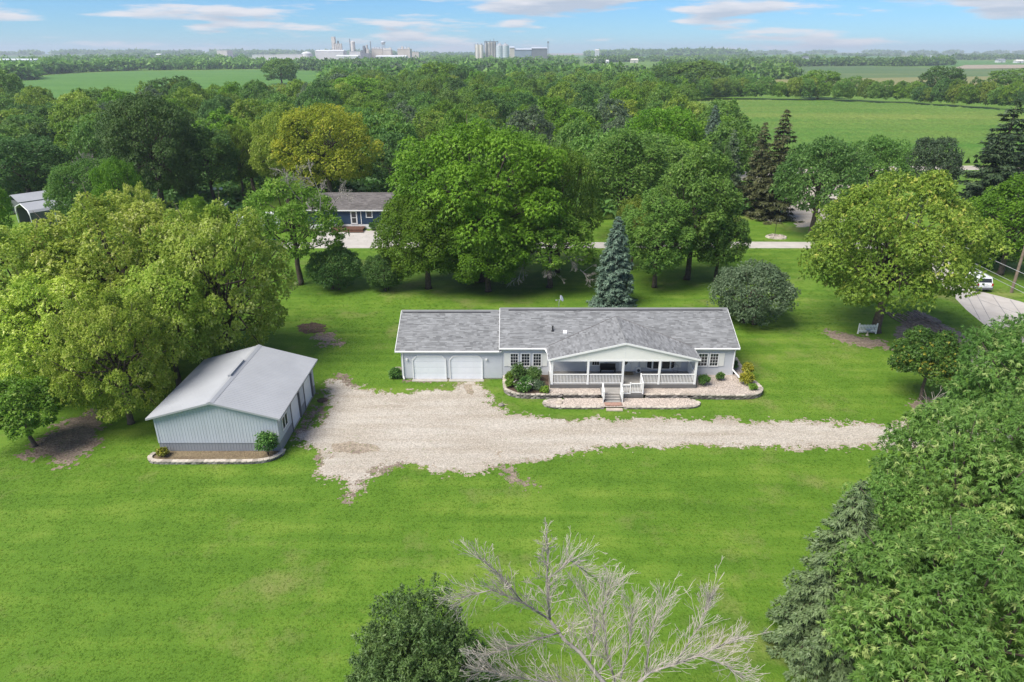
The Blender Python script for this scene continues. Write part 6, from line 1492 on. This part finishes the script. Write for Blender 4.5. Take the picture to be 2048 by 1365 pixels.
for lab, px, top, Y, w, lf in (('big round tree mass above the left of the hedgerow behind the cornfield', 1400, 117, 470, 150, 'mid'), ('second broad crown joined to the big round mass behind the cornfield', 1340, 124, 480, 90, 'mid'), ('large dark round tree standing alone above the right hedgerow', 1886, 130, 430, 90, 'dark'), ('tall pale tree with a bare limb in the middle of the right hedgerow', 1640, 138, 430, 90, 'lime'), ('broad green tree at the right edge above the hedgerow', 2035, 135, 420, 120, 'mid'),
                               ('broad green tree crown at the middle of the woodland skyline', 880, 122, 440, 110, 'walnut'), ('dark pointed tree beside the broad crown on the woodland skyline', 925, 128, 420, 60, 'dark'), ('rounded dark tree above the right end of the soybean field', 560, 114, 620, 80, 'mid'), ('tall green tree at the far left edge above the field corner', 5, 132, 330, 90, 'mid'), ('dark tree in front of the soybean field at left', 355, 150, 300, 120, 'dark'), ('yellow green tree standing at the near edge of the soybean field', 720, 150, 330, 150, 'walnut')):
    T_(qf.choice(['wood_round', 'wood_broad']), 'skyline_tree', lab, px, top, Y, w, lf)
ug = [p for p in wood(W1, 5.0, 9, [SOYP, CORNP, [(-40, 100), (-14, 100), (-14, 114), (-40, 114)], gpoly([(560, 500), (560, 480), (1900, 480), (1900, 500)])]) if p[1] < 190]
UNDER = ug + [(x, y) for x, y in wood([(-84, 113), (-48, 113), (-46, 132), (-100, 134)], 4.2, 19)]
# valley woods up to the mill: nearer ones singly, farther ones as one mass
W2 = [(-175, 640), (-100, 440), (40, 425), (92, 385), (150, 470), (195, 600), (95, 700), (50, 1000), (20, 1500), (-260, 1550), (-330, 1150), (-265, 930), (-240, 760)]
AV = [SOYP, gpoly([(770, 166), (780, 153), (860, 152), (850, 166)]), gpoly([(1120, 152), (1140, 137), (1330, 139), (1345, 150), (1250, 160)])]
pts2 = wood(W2, 14.5, 6, AV); near2 = [p for p in pts2 if p[1] < 540]; far2 = [p for p in pts2 if p[1] >= 540]
for x, y in near2[:110]:
    lf = qf.choices(['mid', 'dark', 'lime', 'walnut', 'grey'], [34, 14, 24, 18, 10])[0]
    tree(qf.choice(['far_round', 'far_broad', 'far_tall']), 'valley_tree', KIND[lf] + ' tree in the wooded valley towards the mill', 'tree', x, y, qf.uniform(10.5, 16), qf.uniform(6.5, 9), lf, KIND[lf] + ' trees of the valley', flat=True)


def mass(name, spots, leaf, seed, hr=(9, 16), rr_=(6, 10), n=1):
    """far-off wood as one mass of low leaf clumps"""
    q = np.random.default_rng(seed); Vs, Fs, Ts = [], [], []; k0 = 0
    for s in spots:
        h, r = q.uniform(*hr), q.uniform(*rr_); z0 = s[2] if len(s) > 2 else 0; d = fib(70, q); d = d[d[:, 2] > -.6]
        lob = 1 + .28 * np.sin(d[:, 0] * 5 + q.uniform(0, 6)) * np.cos(d[:, 1] * 5 + q.uniform(0, 6))
        c = d * np.array([r, r, h * .5]) * lob[:, None] * q.uniform(.75, 1.02, (len(d), 1)) + [s[0], s[1], z0 + h * .5]
        out = unit(d + [0, 0, .5]); V, F, T = leaves(c, out, q, 2, r * .52, .42, .2, .6, np.clip(q.uniform(.1, .7) + q.uniform(-.2, .3, len(d)), 0, 1))
        Vs.append(V); Fs.append(F + k0); Ts.append(T); k0 += len(V)
    o = link(name, np_mesh(name, np.concatenate(Vs), np.concatenate(Fs), LM[leaf], np.concatenate(Ts))); return tag(o, 'far-off wooded belt of ' + KIND[leaf] + ' trees reading as one mass', None, None, 'stuff')


o = mass('shade_bushes', UNDER, 'dark', 77, (1.2, 3.2), (1.6, 3.0)); o['label'] = 'dark bushes added for the shade beneath the woodland trees'  # bushes added to darken the ground where the wood lies in shade
q = np.random.default_rng(8); ch = q.uniform(0, 1, len(far2) + 200)
for lf, lo, hi in (('mid', 0, .55), ('dark', .55, .85), ('grey', .85, 1.01)): mass('distant_wood', [p for p, c in zip(list(far2) + [tuple(p) for p in near2[110:]], ch) if lo <= c < hi], lf, int(lo * 100) + 1, (9, 15.5))


def belt(pts, depth, step, q, zb=0.0):
    out = []; P = gpoly(pts)
    for (a, b) in zip(P, P[1:]):
        L_ = math.dist(a, b); n = max(1, int(L_ / step))
        for k in range(n): f = (k + q.uniform(0, 1)) / n; out.append((a[0] + (b[0] - a[0]) * f + q.uniform(-3, 3), a[1] + (b[1] - a[1]) * f + q.uniform(0, depth), zb))
    return out


b1 = belt([(-80, 152), (35, 152), (110, 147), (250, 142), (400, 140), (540, 138), (640, 139)], 70, 4.0, q) + belt([(-80, 165), (28, 163), (40, 158)], 20, 5, q); mass('distant_hedgerow', b1, 'mid', 20, (11, 17), (7, 11))
b1 = belt([(-80, 134), (120, 133), (300, 131), (430, 131)], 260, 6, q); mass('distant_hedgerow', b1, 'mid', 21, (12, 20), (9, 14))
b1 = belt([(840, 131), (950, 129), (1120, 128), (1160, 130)], 260, 4, q) + belt([(830, 121), (980, 119.5), (1100, 120)], 200, 8, q); mass('distant_hedgerow', b1, 'mid', 22, (10, 17), (8, 12))
b1 = belt([(1180, 128), (1260, 124.5), (1340, 123.5), (1400, 124)], 200, 8, q) + belt([(1335, 143), (1480, 146), (1560, 148)], 60, 5, q) + belt([(1500, 134), (1640, 133.5), (1740, 132), (1800, 133.5), (1910, 131)], 30, 5, q) + belt([(1540, 160), (1600, 159)], 20, 6, q); mass('distant_hedgerow', b1, 'mid', 23, (9, 17), (7, 12))
b1 = belt([(1370, 127), (1480, 123), (1600, 126)], 220, 13, q) + belt([(1580, 119.5), (1640, 119.5)], 60, 8, q); mass('distant_hedgerow', b1, 'mid', 24, (10, 18), (8, 13))
b1 = [p + (0,) if len(p) == 2 else p for p in belt([(150, 119), (320, 117), (480, 116), (640, 115.5)], 500, 20, q)] + belt([(840, 114.5), (1000, 113.5)], 300, 14, q) + belt([(780, 114), (860, 114)], 200, 14, q); mass('distant_hedgerow', b1, 'dark', 25, (14, 24), (12, 20))
b1 = belt([(1700, 116), (1800, 115.5), (1960, 116), (2150, 115.5)], 300, 26, q) + belt([(1840, 120), (1960, 121), (2140, 119)], 100, 24, q) + belt([(1420, 116.5), (1540, 115)], 200, 12, q); mass('distant_hedgerow', b1, 'mid', 26, (12, 20), (10, 16))
hz = []
for _ in range(150): x = q.uniform(-4000, -700); f = (x + 4200) / 3800; hz.append((x, 4300 + q.uniform(300, 1000), 11 * max(0, math.sin(math.pi * f)) ** .6))
for _ in range(110): x = q.uniform(440, 1150); f = (x - 300) / 1800; hz.append((x, 3300 + q.uniform(300, 900), 11 * max(0, math.sin(math.pi * f)) ** .6))
for _ in range(60): x = q.uniform(1400, 5000); f = (x - 900) / 4300; hz.append((x, 5200 + q.uniform(500, 1600), 12 * max(0, math.sin(math.pi * f)) ** .6))
mass('horizon_trees', hz, 'mid', 27, (12, 24), (22, 50))

# ------------------------------------------------------------------ grass blades standing on the lawn
def grass(name, n, x0, x1, y0, y1, hw, hh, seed, extra=()):
    g = np.random.default_rng(seed); X, Y = g.uniform(x0, x1, n), g.uniform(y0, y1, n)
    k = np.abs(X) < (Y * cT + CAMH * sT) * .78 + 1
    X, Y = X[k], Y[k]; k = np.ones(len(X), bool); u = g.uniform(0, 1, len(X))
    for p in Patch.all: k &= ~(p.inside(X, Y) & (u > (.03 if p is drive else .16)))
    for P in [UPB, LOB, sp(SW) + [(-16, 40.7), (-24.5, 40.7)], [(SX0, SY0), (SX1, SY0), (SX1, SY1), (SX0, SY1)], [(-9.35, 52.4), (19.05, 52.4), (19.05, 61.9), (-9.35, 61.9)], ROADA, [(7.3, 46.6), (8.65, 46.6), (8.65, 47.8), (7.3, 47.8)]]: k &= sdf(P, X, Y) < 0.02
    k &= u < .35 + .65 * (vnoise(X, Y, 77, 4, .35) * 1.7 - .25)
    X, Y = X[k], Y[k]; n = len(X); nb = 4; a = g.uniform(0, 6.28, (n, nb)); s = g.uniform(.6, 1.3, (n, 1)) * g.uniform(.7, 1.2, (n, nb)); w = hw * s; h = hh * s; l = h * g.uniform(1.4, 2.8, (n, nb))
    bx = X[:, None] + g.normal(0, hh * .45, (n, nb)); by = Y[:, None] + g.normal(0, hh * .45, (n, nb)); ca, sa = np.cos(a), np.sin(a)
    p0 = np.stack([bx - sa * w, by + ca * w, np.zeros_like(bx)], -1); p1 = np.stack([bx + sa * w, by - ca * w, np.zeros_like(bx)], -1); p2 = np.stack([bx + ca * l, by + sa * l, h * .5], -1)
    V = np.stack([p0, p1, p2], 2).reshape(-1, 3); F = np.arange(len(V)).reshape(-1, 3); T = np.repeat(np.clip(g.normal(.5, .30, n), 0, 1), nb)
    return tag(link(name, np_mesh(name, V, F, M['blades'], T)), kind='stuff')


grass('grass', 190000, -36, 36, 19, 62, .020, .038, 1)
grass('grass', 50000, -62, 62, 62, 108, .04, .08, 2)

# ------------------------------------------------------------------ the air between here and the horizon
hm = bpy.data.materials.new('haze'); hm.use_nodes = True; nt = hm.node_tree; nt.nodes.clear()
ov = nd(nt, 'ShaderNodeOutputMaterial'); pv = nd(nt, 'ShaderNodeVolumePrincipled'); pv.inputs['Color'].default_value = (.80, .89, 1, 1); pv.inputs['Density'].default_value = .00015; pv.inputs['Anisotropy'].default_value = .1
nt.links.new(pv.outputs[0], ov.inputs['Volume'])
hz_ = MB().box(-7200, 7200, -200, 9400, -1, 95).build('haze', hm); tag(hz_, kind='stuff')
print('woodland singles', nwood, len(near2), len(far2), 'quads', {k: v[4] for k, v in PROTO.items()})
